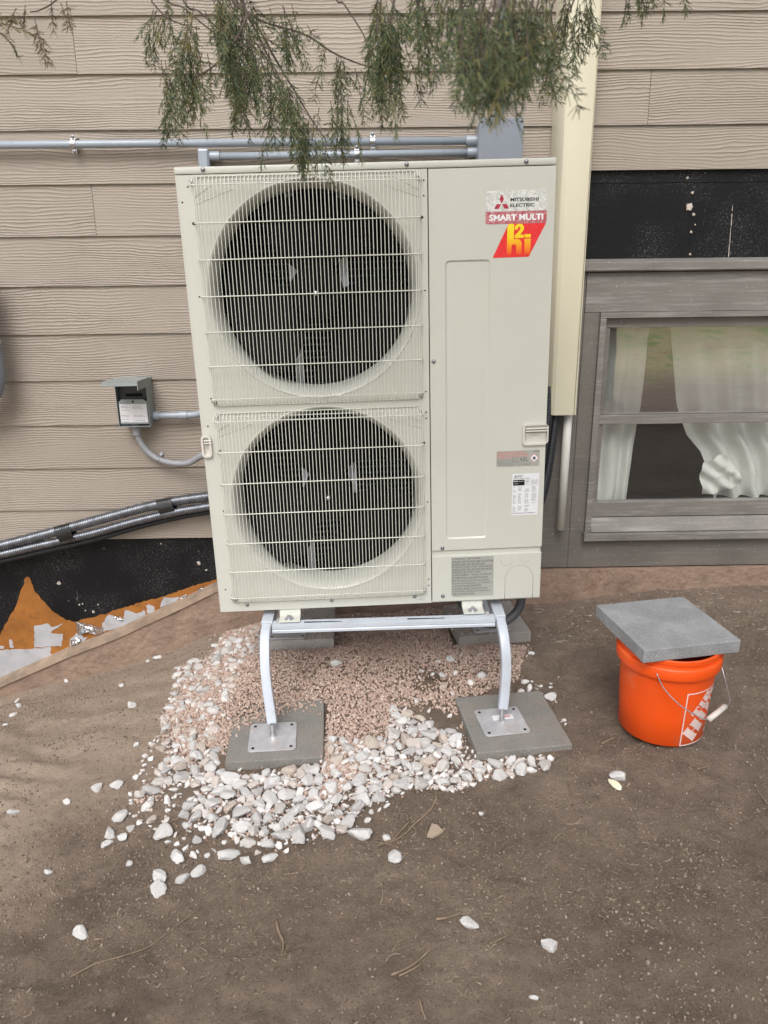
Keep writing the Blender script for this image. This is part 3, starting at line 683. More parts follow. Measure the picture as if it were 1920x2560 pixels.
for (u, v) in [(.0316, 1.2901), (.0124, 1.2503), (.6828, 1.2905), (.6823, 1.2507), (.0333, .997), (.683, .9949), (.0376, .7025), (.6821, .7009), (.0385, .6374), (.0196, .6189), (.0411, .3473), (.6825, .6377), (.6823, .6188), (.6835, .3501), (.6842, .0844), (.6839, .0625), (.0229, .0793), (.0427, .0582)]:
    link('screw_hole', HM, ac, (u, 0, v))
for (u, v) in [(.0385, 1.1946), (.6752, 1.1942), (.048, .5419), (.673, .5424)]:
    MB().prism(rrect(u-.0055, v-.0035, u+.0055, v+.0035, .0034), -.0006, .001).build('slot', M['hole'], ac)
# fan guards
def guard(v_rows, v_top, v_bot):
    gd = empty('fan_guard'); gd.parent = ac
    dF = -.026; rw = .00112
    # horizontal wires
    for i, v in enumerate(v_rows):
        edge = i in (0, len(v_rows)-1); u0, u1 = .0405, .6735; dd = dF-.003
        pts = [(u0, -.001, v), (u0+.002, dd*.6, v), (u0+.012, dd, v), (u1-.012, dd, v), (u1-.002, dd*.6, v), (u1, -.001, v)]
        if edge:
            sg = 1 if i == 0 else -1
            pts = [(u0+.003, -.006, v+sg*.012), (u0-.001, -.010, v+sg*.007), (u0+.001, -.016, v+sg*.001), (u0+.010, -.021, v), (u1-.010, -.021, v), (u1-.001, -.016, v+sg*.001), (u1+.001, -.010, v+sg*.007), (u1-.003, -.006, v+sg*.012)]
        MB().tube(pts, .0017, 6, caps=True).build('guard_wire', M['wire'], gd, smooth=True)
    for v in (v_top, v_bot): MB().tube([(.057, -.003, v), (.659, -.003, v)], .0014, 6).build('guard_wire', M['wire'], gd, smooth=True)
    # vertical wires share one mesh
    def vert(d):
        pts = [(0, -.002, v_top), (0, d*.55, v_top-.004), (0, d*.93, v_top-.012), (0, d, v_top-.022), (0, d, v_bot+.022), (0, d*.93, v_bot+.012), (0, d*.55, v_bot+.004), (0, -.002, v_bot)]
        return MB().tube(pts, rw, 6).mesh('guard_wire', M['wire'], smooth=True)
    me = vert(dF); us = list(np.linspace(.060, .656, 56))
    for u in us: link('guard_wire', me, gd, (u, 0, 0))
    for u, d in ((.0525, -.021), (.0465, -.013), (.6635, -.021), (.6695, -.013)): link('guard_wire', vert(d), gd, (u, 0, -.0))
    return gd
guard([1.293, 1.1945, 1.0972, .9977, .8987, .8006, .7021], 1.3150, .6800)
guard([.6345, .5415, .4420, .3435, .2460, .1500, .0550], .6570, .0330)
# fans
def fan(cu, cv, rot, back):
    f = empty('fan'); f.parent = ac; f.location = (cu, 0, cv)
    mb = MB(); mb.lathe([(.0001, .030), (.055, .030), (.072, .033), (.079, .042), (.080, .12), (.03, .13)], 36); mb.v = [(x, z, y) for x, y, z in mb.v]
    mb.build('hub', M['fan_hub'], f, autos=40)
    mb = MB(); mb.lathe([(.0001, .016), (.006, .016), (.0075, .021), (.0075, .030)], 12); mb.v = [(x, z, y) for x, y, z in mb.v]; mb.build('hub_nut', M['steel'], f, smooth=True)
    for k in range(3):
        a0 = R(rot+120*k); nr, na = 9, 14; V = []
        for s in range(2):
            for i in range(nr+1):
                t = i/nr; r_ = .074+(.272-.074)*t; half = R(36+12*math.sin(t*math.pi*.55)); sweep = R(-22)*t*t
                for j in range(na+1):
                    q = j/na*2-1; a = a0+sweep+q*half; rr_ = r_
                    d = .075-q*(.032+.018*t)+.012*(1-q*q)+s*.003
                    V.append((rr_*math.cos(a), d, rr_*math.sin(a)))
        m_ = (nr+1)*(na+1)
        Fq = [(i*(na+1)+j, i*(na+1)+j+1, (i+1)*(na+1)+j+1, (i+1)*(na+1)+j) for i in range(nr) for j in range(na)]
        Fq += [tuple(q+m_ for q in x[::-1]) for x in Fq]
        rim = [i*(na+1) for i in range(nr+1)]+[nr*(na+1)+j for j in range(1, na+1)]+[i*(na+1)+na for i in range(nr-1, -1, -1)]+[j for j in range(na-1, 0, -1)]
        Fq += [(rim[i], rim[(i+1) % len(rim)], rim[(i+1) % len(rim)]+m_, rim[i]+m_) for i in range(len(rim))]
        MB().add(V, Fq).build('blade', M['fan'], f, autos=35)
    return f
fan(.3660, .9960, 92, 0); fan(.3700, .3700, 88, 1)
for v0, v1 in ((.68, 1.31), (.01, .67)):
    for u in (.283, .437):
        MB().box(u, .165, v0, u+.026, .190, v1).build('motor_bracket', M['bracket'], ac)
    MB().box(.283, .150, (v0+v1)/2+.03, .312, .165, (v0+v1)/2+.10).build('motor_bracket', M['bracket'], ac)
    mb = MB(); mb.lathe([(.001, .135), (.06, .135), (.062, .21), (.001, .21)], 24, (.366, (v0+v1)/2, 0)); mb.v = [(x, z, y) for x, y, z in mb.v]; mb.build('motor', M['fan_hub'], ac, autos=40)
MB().box(.010, .300, .01, .685, .318, 1.31).build('coil', M['coil'], ac)
tm = MB().tube([(.012, 0, 0), (.684, 0, 0)], .0038, 6).mesh('coil_tube', M['coil_tube'], smooth=True)
for k in range(60): link('coil_tube', tm, ac, (0, .296, .030+k*.0213))
# mounting feet and their bolts
def foot(u, front=True):
    s = 1 if front else -1; y0 = -.045 if front else D+.045; y1 = .05 if front else D-.05
    ft = MB().profile_x([(y0, -.0268), (y0, -.0225), (y0+s*.036, -.0215), (y0+s*.044, -.018), (y0+s*.050, -.0012), (y1, -.0012), (y1, -.006), (y0+s*.056, -.006), (y0+s*.050, -.021), (y0+s*.04, -.0268)], u-.034, u+.034).build('mounting_foot', M['ac'], ac, bevel=.001)
    mb = MB(); mb.lathe([(.0001, .012), (.006, .011), (.0065, .007), (.010, .006), (.010, .001), (.0165, .0005), (.0165, -.002)], 16, (u-.002, y0+s*.020, -.0215)); mb.build('bolt', M['steel'], ft, autos=40)
for u in (.226, .828): foot(u); foot(u, False)

# flat print -------------------------------------------------------------
_texts = []
def lettering(s, u0, v0, u1, v1, d, mat, parent, bold=0.0, shear=0.0, space=1.0, name='lettering'):
    cu = bpy.data.curves.new('t', 'FONT'); cu.body = s; cu.size = 1; cu.offset = bold; cu.shear = shear; cu.space_character = space; cu.resolution_u = 3
    ob = bpy.data.objects.new('t', cu); C.objects.link(ob); _texts.append((ob, u0, v0, u1, v1, d, mat, parent, name))
def flush_text():
    bpy.context.view_layer.update(); dg = bpy.context.evaluated_depsgraph_get(); jobs = []
    for it in _texts: jobs.append((bpy.data.meshes.new_from_object(it[0].evaluated_get(dg)), it))
    for me, (ob, u0, v0, u1, v1, d, mat, parent, name) in jobs:
        co = np.empty(len(me.vertices)*3, np.float32); me.vertices.foreach_get('co', co); co = co.reshape(-1, 3)
        mn, mx_ = co.min(0), co.max(0); w_ = max(mx_[0]-mn[0], 1e-6); h_ = max(mx_[1]-mn[1], 1e-6)
        if u1 is None: sx_ = sy_ = (v1-v0)/.73; x = u0+(co[:, 0]-mn[0])*sx_; z = v0+co[:, 1]*sy_
        else: x = u0+(co[:, 0]-mn[0])/w_*(u1-u0); z = v0+(co[:, 1]-mn[1])/h_*(v1-v0)
        me.vertices.foreach_set('co', np.stack([x, np.full_like(x, d), z], 1).ravel()); me.name = name
        me.materials.clear(); me.materials.append(mat); me.update()
        link(name, me, parent); bpy.data.objects.remove(ob)
    _texts.clear()
def sticker(name, poly, d, mat, par=ac, th=.0004): return MB().prism(poly, d-th, d).build(name, mat, par)
def rect(u0, v0, u1, v1): return [(u0, v0), (u1, v0), (u1, v1), (u0, v1)]
AP = -.0022
s1 = sticker('foil_sticker', rect(.8568, 1.2035, 1.0295, 1.2580), AP, M['sfoil'])
s2 = sticker('product_sticker', rect(.8566, 1.1705, 1.0303, 1.2030), AP, M['rfoil'])
s3 = sticker('flame_sticker', [(.878, 1.0792), (.9826, 1.0797), (1.0296, 1.1700), (.9224, 1.1700)], AP, M['red_solid'])
lettering('MITSUBISHI', .926, 1.2290, 1.006, 1.2385, AP-.0007, M['ink'], s1, .03)
lettering('ELECTRIC', .926, 1.2140, .995, 1.2235, AP-.0007, M['ink'], s1, .03)
lettering('SMART MULTI', .867, 1.1785, 1.0205, 1.1955, AP-.0007, M['text_white'], s2, .035)
def diamond(cu, cv, w_, h_): return [(cu, cv-h_), (cu+w_, cv), (cu, cv+h_), (cu-w_, cv)]
sticker('emblem', diamond(.9015, 1.2365, .0065, .0125), AP-.0004, M['logo_red'], s1)
for q in ([(.8805, 1.2105), (.8935, 1.2105), (.9000, 1.2228), (.8870, 1.2228)], [(.9225, 1.2105), (.9095, 1.2105), (.9030, 1.2228), (.9160, 1.2228)][::-1]): sticker('emblem', q, AP-.0004, M['logo_red'], s1)
# h 2 i
h_ = [(.9190, 1.0850), (.9322, 1.0850), (.9322, 1.1120), (.9360, 1.1145), (.9415, 1.1145), (.9455, 1.1115), (.9462, 1.0850), (.9612, 1.0850), (.9612, 1.1180), (.9560, 1.1265), (.9450, 1.1290), (.9382, 1.1275), (.9382, 1.1695), (.9230, 1.1695), (.9190, 1.1600)]
sticker('letter', h_, AP-.0004, M['grad'], s3)
sticker('letter', rect(.9690, 1.0855, .9868, 1.1285), AP-.0004, M['grad'], s3); sticker('letter', rect(.9690, 1.1320, .9868, 1.1410), AP-.0004, M['grad'], s3)
two = [(.9405, 1.1310), (.9665, 1.1310), (.9665, 1.1400), (.9560, 1.1400), (.9660, 1.1530), (.9665, 1.1610), (.9615, 1.1680), (.9530, 1.1695), (.9440, 1.1670), (.9405, 1.1600), (.9405, 1.1540), (.9490, 1.1540), (.9500, 1.1600), (.9530, 1.1620), (.9565, 1.1600), (.9565, 1.1540), (.9405, 1.1380)]
sticker('letter', two, AP-.0006, M['grad'], s3)
# silver refrigerant warning label
s4 = sticker('refrigerant_label', rect(.8998, .4565, 1.0350, .5070), AP, M['grey_label'])
def dashes(par, u0, v, u1, h, mat, d):
    mb = MB(); u = u0
    while u < u1:
        w_ = random.uniform(.0018, .0065); mb.prism(rect(u, v, min(u+w_, u1), v+h*random.uniform(.7, 1)), d-.0002, d); u += w_+random.uniform(.0008, .0014)
    mb.build('fine_print', mat, par)
for i in range(5): dashes(s4, .9015, .5020-i*.0046, (.990, .998, 1.003, .997, .944)[i], .0019, M['ink_red'], AP-.0005)
for i in range(6): dashes(s4, .9015, .4785-i*.0038, .944 if i < 3 else .955, .0012, M['ink_grey'], AP-.0005)
lettering('A2L', .9730, .4735, .9985, .4840, AP-.0007, M['ink'], s4); lettering('R454B', 1.0165, .5010, 1.0335, .5048, AP-.0007, M['ink'], s4)
for q in (rect(.9475, .4705, .9995, .4712), rect(.9475, .4850, .9995, .4857), rect(.9475, .4713, .9480, .4849), rect(.9990, .4713, .9995, .4849)): sticker('print_line', q, AP-.0005, M['ink_grey'], s4, .0002)
for i in range(4): dashes(s4, .949, .4820-i*.0034, .970, .0012, M['ink_grey'], AP-.0005)
for q in (rect(.959, .4600, .9725, .4672), rect(.975, .4600, .9865, .4672)):
    (a, c0), (b_2, _), (_, c1), _ = q
    for e in (rect(a, c0, b_2, c0+.0005), rect(a, c1-.0005, b_2, c1), rect(a, c0, a+.0005, c1), rect(b_2-.0005, c0, b_2, c1), rect((a+b_2)/2, c0, (a+b_2)/2+.0004, c1)): sticker('print_line', e, AP-.0005-random.random()*.0001, M['ink_grey'], s4, .0002)
sticker('print_line', [(.989, .4605), (1.006, .4605), (1.009, .4660), (.993, .4660)], AP-.0005, M['ink_grey'], s4, .0002); sticker('print_line', [(.991, .4617), (1.005, .4617), (1.0075, .4650), (.9935, .4650)], AP-.0008, M['grey_label'], s4, .0002)
dm = sticker('hazard_diamond', diamond(1.0180, .4815, .0150, .0150), AP-.0005, M['ink_red'], s4); sticker('hazard_face', diamond(1.0180, .4815, .0130, .0130), AP-.0010, M['white_label'], s4)
sticker('flame_print', [(1.0150, .4785), (1.0210, .4785), (1.0230, .4815), (1.0218, .4845), (1.0205, .4830), (1.0188, .4880), (1.0165, .4840), (1.0150, .4850), (1.0132, .4815)], AP-.0015, M['ink'], s4); sticker('flame_print', rect(1.0135, .4757, 1.0225, .4766), AP-.0015, M['ink'], s4)
# white rating plate
s5 = sticker('rating_label', [(.9518, .2945), (1.0345, .2945), (1.0365, .4318), (.9512, .4318)], AP, M['white_label'])
lettering('MITSUBISHI', .9670, .4240, .9850, .4268, AP-.0007, M['ink'], s5, .02); lettering('ELECTRIC', .9670, .4203, .9820, .4231, AP-.0007, M['ink'], s5, .02)
sticker('emblem', diamond(.9615, .4255, .0018, .0028), AP-.0005, M['ink'], s5)
for q in ([(.9570, .4203), (.9600, .4203), (.9615, .4230), (.9585, .4230)], [(.9630, .4203), (.9660, .4203), (.9645, .4230), (.9615, .4230)]): sticker('emblem', q, AP-.0005, M['ink'], s5)
lettering('SPLIT SYSTEM HEAT PUMP', .9560, .4150, 1.0050, .4178, AP-.0007, M['ink'], s5, .01)
s6 = sticker('dark_badge', rrect(.9540, .3935, .9905, .4120, .003), AP-.0005, M['hole'], s5); dashes(s5, .9560, .4060, .9690, .0030, M['white_label'], AP-.0012); dashes(s5, .9710, .4065, .9890, .0014, M['white_label'], AP-.0012); dashes(s5, .9560, .3990, .9700, .0012, M['white_label'], AP-.0012)
for q in (rect(.9920, .3945, 1.0330, .3950), rect(.9920, .4125, 1.0330, .4130), rect(1.0325, .3951, 1.0330, .4124), rect(.9920, .3951, .9924, .4124)): sticker('print_line', q, AP-.0005, M['ink_grey'], s5, .0002)
MB().tube([(.9995+.0052*math.cos(t), AP-.0006, .4050+.0052*math.sin(t)) for t in np.linspace(0, 6.283, 20)], .0004, 4).build('print_line', M['ink_grey'], s5); dashes(s5, .9970, .4030, 1.0015, .0045, M['ink_grey'], AP-.0006)
for i in range(4): dashes(s5, 1.0110, .4080-i*.0032, 1.0310, .0011, M['ink_grey'], AP-.0005)
for i in range(22):
    v = .3880-i*.00385
    if i in (5, 15): continue
    for a, b_2 in ((.9545, .966), (.971, .984), (.992, 1.008), (1.014, 1.031)):
        if random.random() < .72 and not (i > 15 and a > 1.0): dashes(s5, a, v, b_2-random.uniform(0, .006), .0012, M['ink'], AP-.0005)
lettering('MITSUBISHI ELECTRIC CORPORATION', .9535, .3000, 1.0270, .3030, AP-.0007, M['ink'], s5, .02)
# fire warning label on the service cover
s7 = sticker('warning_label', [(.7650, .0185), (.8970, .0185), (.8962, .1585), (.7585, .1585), (.7590, .0260)], -.0032, M['grey_label'])
lines = ['[!] WARNING - RISK OF FIRE -', 'AUXILIARY DEVICES WHICH MAY BE IGNITION', 'SOURCES SHALL NOT BE INSTALLED', 'IN THE DUCTWORK, OTHER THAN AUXILIARY', 'DEVICES LISTED FOR USE WITH THE SPECIFIC', 'APPLIANCE, SEE INSTRUCTIONS.', '[!] AVERTISSEMENT - RISQUE D\'INCENDIE -', 'LES DISPOSITIFS AUXILIAIRES POUVANT', '\u00caTRE DES SOURCES DE FEU NE DOIVENT', 'PAS \u00caTRE INSTALL\u00c9S DANS LES CONDUITS,', 'A L\'EXCEPTION DES DISPOSITIFS', 'AUXILIAIRES R\u00c9PERTORI\u00c9S POUR \u00caTRE', 'UTILIS\u00c9S AVEC LE DISPOSITIF SP\u00c9CIFIQUE.', 'VOIR LES INSTRUCTIONS.']
ws = [.095, .135, .108, .134, .134, .095, .133, .119, .123, .128, .096, .117, .127, .076]
for i, (s, w_) in enumerate(zip(lines, ws)):
    v = .1500-i*.00955; lettering(s, .7600, v-.0012, .7600+w_, v+.0062, -.0040, M['ink_grey'], s7, .012)
s8 = sticker('maker_strip', rect(.6400, .0145, .6790, .0180), -.0006, M['white_label']); dashes(s8, .6420, .0155, .6760, .0012, M['ink'], -.0012)
flush_text()
ac_label_objs = None

# ------------------------------------------------------------------ stand
st = empty('equipment_stand', (0, 0, 0), label='pale grey painted steel stand carrying the heat pump over the gravel', cat='stand')
def paver_z(x, y): return float(base_h(x, y))
FEET = [(-.331, -.992, .0455), (.396, -.938, .0505), (-.345, -.345, .0865), (.440, -.315, .0865)]
RZ = .332
lx = [-.357, .402]
LEGP = [[(-.357, -.80, .332), (-.356, -.855, .325), (-.354, -.892, .293), (-.352, -.918, .248), (-.346, -.943, .190), (-.338, -.962, .130), (-.332, -.978, .088)],
        [(.402, -.80, .341), (.402, -.858, .330), (.405, -.890, .292), (.408, -.905, .232), (.405, -.915, .160), (.399, -.927, .094)]]
for i, (sx_, fy) in enumerate(((lx[0], FEET[0]), (lx[1], FEET[1]))):
    x1, y1, z1 = fy
    b_ = 1 if i else -1
    pts = catmull(LEGP[i], 8)
    MB().tube(pts, .0150, 4, square=True).build('leg', M['stand'], st, bevel=.003, autos=50)
    MB().tube([(sx_, -.80, RZ+.001+i*.009), (sx_, -.30, RZ+.001+i*.009)], .0185, 4, square=True).build('side_rail', M['stand'], st, bevel=.003)
    x2, y2, z2 = FEET[2+i]
    pts = catmull([(sx_, -.32, RZ+i*.009), (sx_, -.28, RZ-.002+i*.009), (sx_, -.25, RZ-.03), (sx_, -.25, RZ-.09), ((sx_+x2)/2, -.28, .20), (x2, y2, z2+.045)], 8)
    MB().tube(pts, .0150, 4, square=True).build('leg', M['stand'], st, bevel=.003, autos=50)
for y in (-.800, -.425):
    prof = [(y-.021, RZ-.0125), (y-.021, RZ-.005), (y-.019, RZ-.002), (y-.021, RZ+.001), (y-.021, RZ+.012), (y+.021, RZ+.012), (y+.021, RZ-.0125), (y+.018, RZ-.0125), (y+.018, RZ+.009), (y-.018, RZ+.009), (y-.018, RZ-.0125)]
    xa, xb = lx[0]+.019, lx[1]-.019
    cb_ = MB().profile_x(prof, xa, xb).build('cross_bar', M['stand'], st)
    for v_ in cb_.data.vertices: v_.co.z += (v_.co.x+.357)*.0165
    for x0, x1 in ((-.235, -.10), (.10, .235)): MB().box(x0, y-.001, RZ+.0122+(x0+.357)*.0165, x1, y+.004, RZ+.0140+(x0+.357)*.0165).build('slot', M['hole'], cb_)
    for x0 in (lx[0]+.03, lx[1]-.046): MB().box(x0, y+.002, RZ+.0125+(x0+.357)*.0165, x0+.013, y+.034, RZ+.0150+(x0+.357)*.0165).build('clip_plate', M['plate'], cb_)
def plate(x, y, z, rz):
    p = empty('foot_plate', (x, y, z), (0, 0, rz)); p.parent = st
    mb = MB(); o_ = rrect(-.0735, -.0735, .0735, .0735, .012); n_ = len(o_)
    mb.add([(a, b, 0) for a, b in o_]+[(a, b, .0045) for a, b in o_], [tuple(range(n_-1, -1, -1)), tuple(range(n_, 2*n_))]+[(i, (i+1) % n_, (i+1) % n_+n_, i+n_) for i in range(n_)]).build('plate', M['plate'], p, bevel=.001)
    for a in (-1, 1):
        for c in (-1, 1):
            mb = MB(); mb.lathe([(.0001, .0049), (.0052, .0049), (.0052, .004)], 14, (a*.058, c*.058, 0)); mb.build('bolt_hole', M['hole'], p)
    mb = MB(); mb.lathe([(.0055, .0045), (.0055, .050)], 12); mb.lathe([(.0001, .019), (.0085, .018), (.0100, .012), (.0100, .0046)], 6); mb.build('levelling_bolt', M['steel'], p, autos=40)
for (x, y, z), a in zip(FEET, (4, 8, 2, 7)): plate(x, y, z, R(a))
MB().prism([(-.034, -.012), (.034, -.012), (.034, .012), (-.034, .012)], 0, .001).build('paper_tag', M['white_label'], st)
tg = bpy.data.objects['paper_tag']; tg.rotation_euler = (R(90), 0, R(8)); tg.rotation_euler = (R(-90), 0, R(8)); tg.location = (FEET[1][0]+.006, FEET[1][1]+.018, FEET[1][2]+.0062)
MB().box(.008, -.004, 0, .030, .001, .0004).build('fine_print', M['ink_red'], st).matrix_world = Matrix.Translation((FEET[1][0]+.002, FEET[1][1]+.02, FEET[1][2]+.0066)) @ Matrix.Rotation(R(8), 4, 'Z')

# pavers
def paver(cx_2, cy, zt, w_, d_, rz, mat, label, group=None, tilt=(0, 0)):
    mb = MB(); mb.box(-w_/2, -d_/2, -.045 if zt < .2 else -.041, w_/2, d_/2, 0)
    o = mb.build('concrete_paver', mat, None, bevel=.003)
    bm = bmesh.new(); bm.from_mesh(o.data)
    bmesh.ops.subdivide_edges(bm, edges=[e for e in bm.edges if e.calc_length() > .05], cuts=10, use_grid_fill=True)
    for v_ in bm.verts: v_.co += v_.normal*.0012*mnoise.noise(v_.co*22+Vector((cx_2*9, 0, 0)))
    bm.to_mesh(o.data); bm.free()
    o.location = (cx_2, cy, zt); o.rotation_euler = (tilt[0], tilt[1], rz); return tag(o, label, 'paver', group)
gp = 'pavers under the feet of the heat pump stand'
paver(-.322, -.945, .0445, .295, .320, R(3), M['paver'], 'grey square paver under the front left foot, half covered by pink gravel', gp)
paver(.428, -.925, .0495, .300, .312, R(6.5), M['paver'], 'grey square paver under the front right foot, next to the bucket', gp)
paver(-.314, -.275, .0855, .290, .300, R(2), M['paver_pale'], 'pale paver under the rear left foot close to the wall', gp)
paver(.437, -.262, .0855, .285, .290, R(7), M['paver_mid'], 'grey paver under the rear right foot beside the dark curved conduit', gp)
paver(.884, -.946, .4020, .305, .310, R(10), M['paver_clean'], 'clean grey square paver lying on top of the orange bucket')

# ------------------------------------------------------------------ bucket
bk = empty('bucket', (.893, -.975, .060), label='orange plastic bucket with wire bail and white square logo under a paver', cat='bucket')
RB, RT, HB = .128, .144, .299
def rad(z): return RB+(RT-RB)*z/HB
mb = MB(); mb.lathe([(.0001, .003), (RB-.012, .003), (RB-.012, 0), (RB-.004, 0), (RB, .004), (rad(.1), .1), (rad(.2), .2), (rad(.238), .238)], 96)
mb.lathe([(rad(.238), .238), (RT+.009, .2385), (RT+.010, .242), (RT+.0105, .270), (RT+.008, .2745), (RT+.001, .276), (RT, .284), (RT+.005, .286), (RT+.005, .2985), (RT+.002, .301), (RT-.003, .3), (rad(.1)-.005, .1), (RB-.006, .008), (.0001, .006)], 96)
mb.build('shell', M['bucket'], bk, autos=50)
# bail
pa = Vector((-.083, -.132, .258)); pb = Vector((.150, -.030, .232))
bail = catmull([pa, (-.062, -.150, .216), (-.020, -.172, .175), (.030, -.186, .146), (.062, -.186, .136), (.112, -.158, .150), (.142, -.136, .160), (.150, -.10, .175), (.153, -.06, .20), pb], 6)
MB().tube(bail, .0017, 8).build('bail', M['steel'], bk, smooth=True)
MB().tube([(.060, -.188, .135), (.090, -.172, .1455), (.122, -.152, .156)], .0085, 14).build('grip', M['bucket_white_dirty'], bk, smooth=True)
mb = MB(); mb.lathe([(.0001, 0), (.005, 0)], 10, (0, 0, 0)); 
# print on the curved wall: flat (s,t) metres -> cylinder. s grows to the right, centre angle TH0
TH0 = R(-48)
def wrap(poly_list, name, mat, off=.0007):
    bm = bmesh.new()
    for poly_ in poly_list:
        vs2 = [bm.verts.new((a, b, 0)) for a, b in poly_]
        try: bm.faces.new(vs2)
        except Exception: pass
    for k in range(-30, 60):
        bmesh.ops.bisect_plane(bm, geom=bm.verts[:]+bm.edges[:]+bm.faces[:], plane_co=(k*.006, 0, 0), plane_no=(1, 0, 0))
    bmesh.ops.triangulate(bm, faces=bm.faces[:])
    for v_ in bm.verts:
        s, t = v_.co.x, v_.co.y; a = TH0+(s)/RT; r_ = rad(t)+off; v_.co = (r_*math.cos(a), r_*math.sin(a), t)
    me = bpy.data.meshes.new(name); bm.to_mesh(me); bm.free(); me.materials.append(mat); return link(name, me, bk)
S0, S1, T0, T1 = -.092, .108, .004, .190     # square logo in flat coordinates
lw = .0040
logo = [rect(S0, T0, S0+lw, T1), rect(S0+lw, T1-lw, S1, T1), rect(S0+lw, T0, S1, T0+lw), rect(S1-lw, T0+lw, S1, T1-lw)]
wrap(logo, 'logo_frame', M['bucket_white'])
def place(polys, ox, oy, sc, ang=R(47), squash=1.0):
    c_, s_ = math.cos(ang), math.sin(ang); out = []
    for p_ in polys: out.append([(ox+(a*sc*squash)*c_-(b*sc)*s_, oy+(a*sc*squash)*s_+(b*sc)*c_) for a, b in p_])
    return out
def ltr(ch):
    if ch == 'H': return [rect(0, 0, .42, 1)[:], rect(.62, 0, 1.04, 1), rect(.42, .46, .62, .54), rect(-.05, 0, 0, .06), rect(-.05, .94, 0, 1), rect(.42, 0, .47, .06), rect(.42, .94, .47, 1), rect(.57, 0, .62, .06), rect(.57, .94, .62, 1), rect(1.04, 0, 1.09, .06), rect(1.04, .94, 1.09, 1)]
    if ch == 'T': return [rect(.28, 0, .68, 1), [(0, 1), (0, .62), (.06, .62), (.14, .88), (.28, .93), (.28, 1)], [(.68, 1), (.68, .93), (.82, .88), (.90, .62), (.96, .62), (.96, 1)], rect(.2, 0, .28, .05), rect(.68, 0, .76, .05)]
    if ch == 'E': return [rect(0, 0, .42, 1), rect(.42, .46, .58, .54), rect(.58, .34, .64, .66), [(.42, 1), (.42, .93), (.62, .88), (.72, .68), (.78, .68), (.78, 1)], [(.42, 0), (.78, 0), (.78, .32), (.72, .32), (.62, .12), (.42, .07)]]
    if ch == 'O':
        l = [(.46, 1.0)]+[(.46+.46*math.cos(t), .5+.5*math.sin(t)) for t in np.linspace(R(100), R(260), 14)]+[(.46, 0), (.40, .06), (.40, .94)]
        r_ = [(.56, 0)]+[(.56+.46*math.cos(t), .5+.5*math.sin(t)) for t in np.linspace(R(-80), R(80), 14)]+[(.56, 1), (.62, .94), (.62, .06)]
        return [l, r_, rect(.40, .95, .62, 1), rect(.40, 0, .62, .05)]
    if ch == 'M': return [rect(0, 0, .12, 1), [(.12, 1), (.5, 1), (.72, .5), (.60, .1)], rect(.8, 0, 1.2, 1)]
    if ch == 'D': return [rect(0, 0, .4, 1), [(.5, 0)]+[(.5+.4*math.cos(t), .5+.5*math.sin(t)) for t in np.linspace(R(-85), R(85), 12)]+[(.5, 1), (.56, .9), (.56, .1)]]
    return []
d1 = Vector((math.cos(R(47)), math.sin(R(47))))
polys = []
AG = R(52); d1 = Vector((math.cos(AG), math.sin(AG)))
base = Vector((-.040, .092)); sc = .036
for i, ch in enumerate('THE'): q = base+d1*sc*1.10*i; polys += place(ltr(ch), q.x, q.y, sc, AG)
base = Vector((-.042, .014)); sc = .059
for i, ch in enumerate('HOM'):
    q = base+d1*sc*1.17*i
    polys += place(ltr(ch), q.x, q.y, sc, AG)
polys2 = [[(min(max(a, S0+lw), S1-lw), min(max(b, T0+lw), T1-lw)) for a, b in p_] for p_ in polys]
wrap(polys2, 'logo_lettering', M['bucket_white'], .0008)
polys = []
base = Vector((.004, .006)); 
for i, ch in enumerate('DE'):
    q = base+Vector((.046, -.004))+d1*.050*1.0*i; polys += place(ltr(ch), q.x, q.y, .046, AG)
polys2 = [[(min(max(a, S0+lw), S1-lw), min(max(b, T0+lw), T1-lw)) for a, b in p_] for p_ in polys]
wrap(polys2, 'logo_lettering', M['bucket_white_dirty'], .0007)

# ------------------------------------------------------------------ line set cover, drain pipe, hoses
cv = empty('line_set_cover', (.715, 0, 0), label='long cream vinyl duct cover running down the siding beside the heat pump', cat='duct cover')
prof = [(.650, 0), (.652, -.012), (.656, -.050), (.668, -.085), (.676, -.094), (.690, -.100), (.770, -.100), (.780, -.096), (.786, -.060), (.790, -.012), (.790, -.001)]
def cover_profile(dx, sc_): return [(x+dx, y) for x, y in prof]
n_ = len(prof); zt, zb_ = 4.15, .871
vs_ = []; taper = lambda z: .026*(2.2-z)/1.33 if z < 2.2 else 0
for z in (zt, 2.2, zb_):
    for i, (x, y) in enumerate(prof):
        xx = x+ (taper(z)*(1-i/(n_-1)) if z < 2.2 else 0)
        vs_.append((xx-.715, y, z))
fs_ = [(k*n_+i, k*n_+i+1, (k+1)*n_+i+1, (k+1)*n_+i) for k in range(2) for i in range(n_-1)]
mb = MB().add(vs_, fs_); mb.build('cover_shell', M['cover'], cv, autos=25)
mb = MB(); x_i = prof
vs_ = [(x+.002-.715, y+.003, z) for z in (zt, zb_) for x, y in prof]
MB().add([(prof[0][0]-.715, -.001, zt), (prof[0][0]-.715+.026, -.001, zb_), (prof[-1][0]-.715, -.001, zb_), (prof[-1][0]-.715, -.001, zt)], [(0, 1, 2, 3)]).build('back_plate', M['cover'], cv)
MB().tube([(.778-.715, -.0985, zt), (.778-.715+.001, -.0985, zb_)], .0022, 6).build('edge_bead', M['cover'], cv, smooth=True)
o = MB().tube([(.770, -.050, 1.0), (.7685, -.050, .381)], .0167, 20, caps=False).build('drain_pipe', M['pvc_white'], None, smooth=True)
bm = bmesh.new(); bm.from_mesh(o.data); bmesh.ops.solidify(bm, geom=bm.faces[:], thickness=.0025); bm.to_mesh(o.data); bm.free()
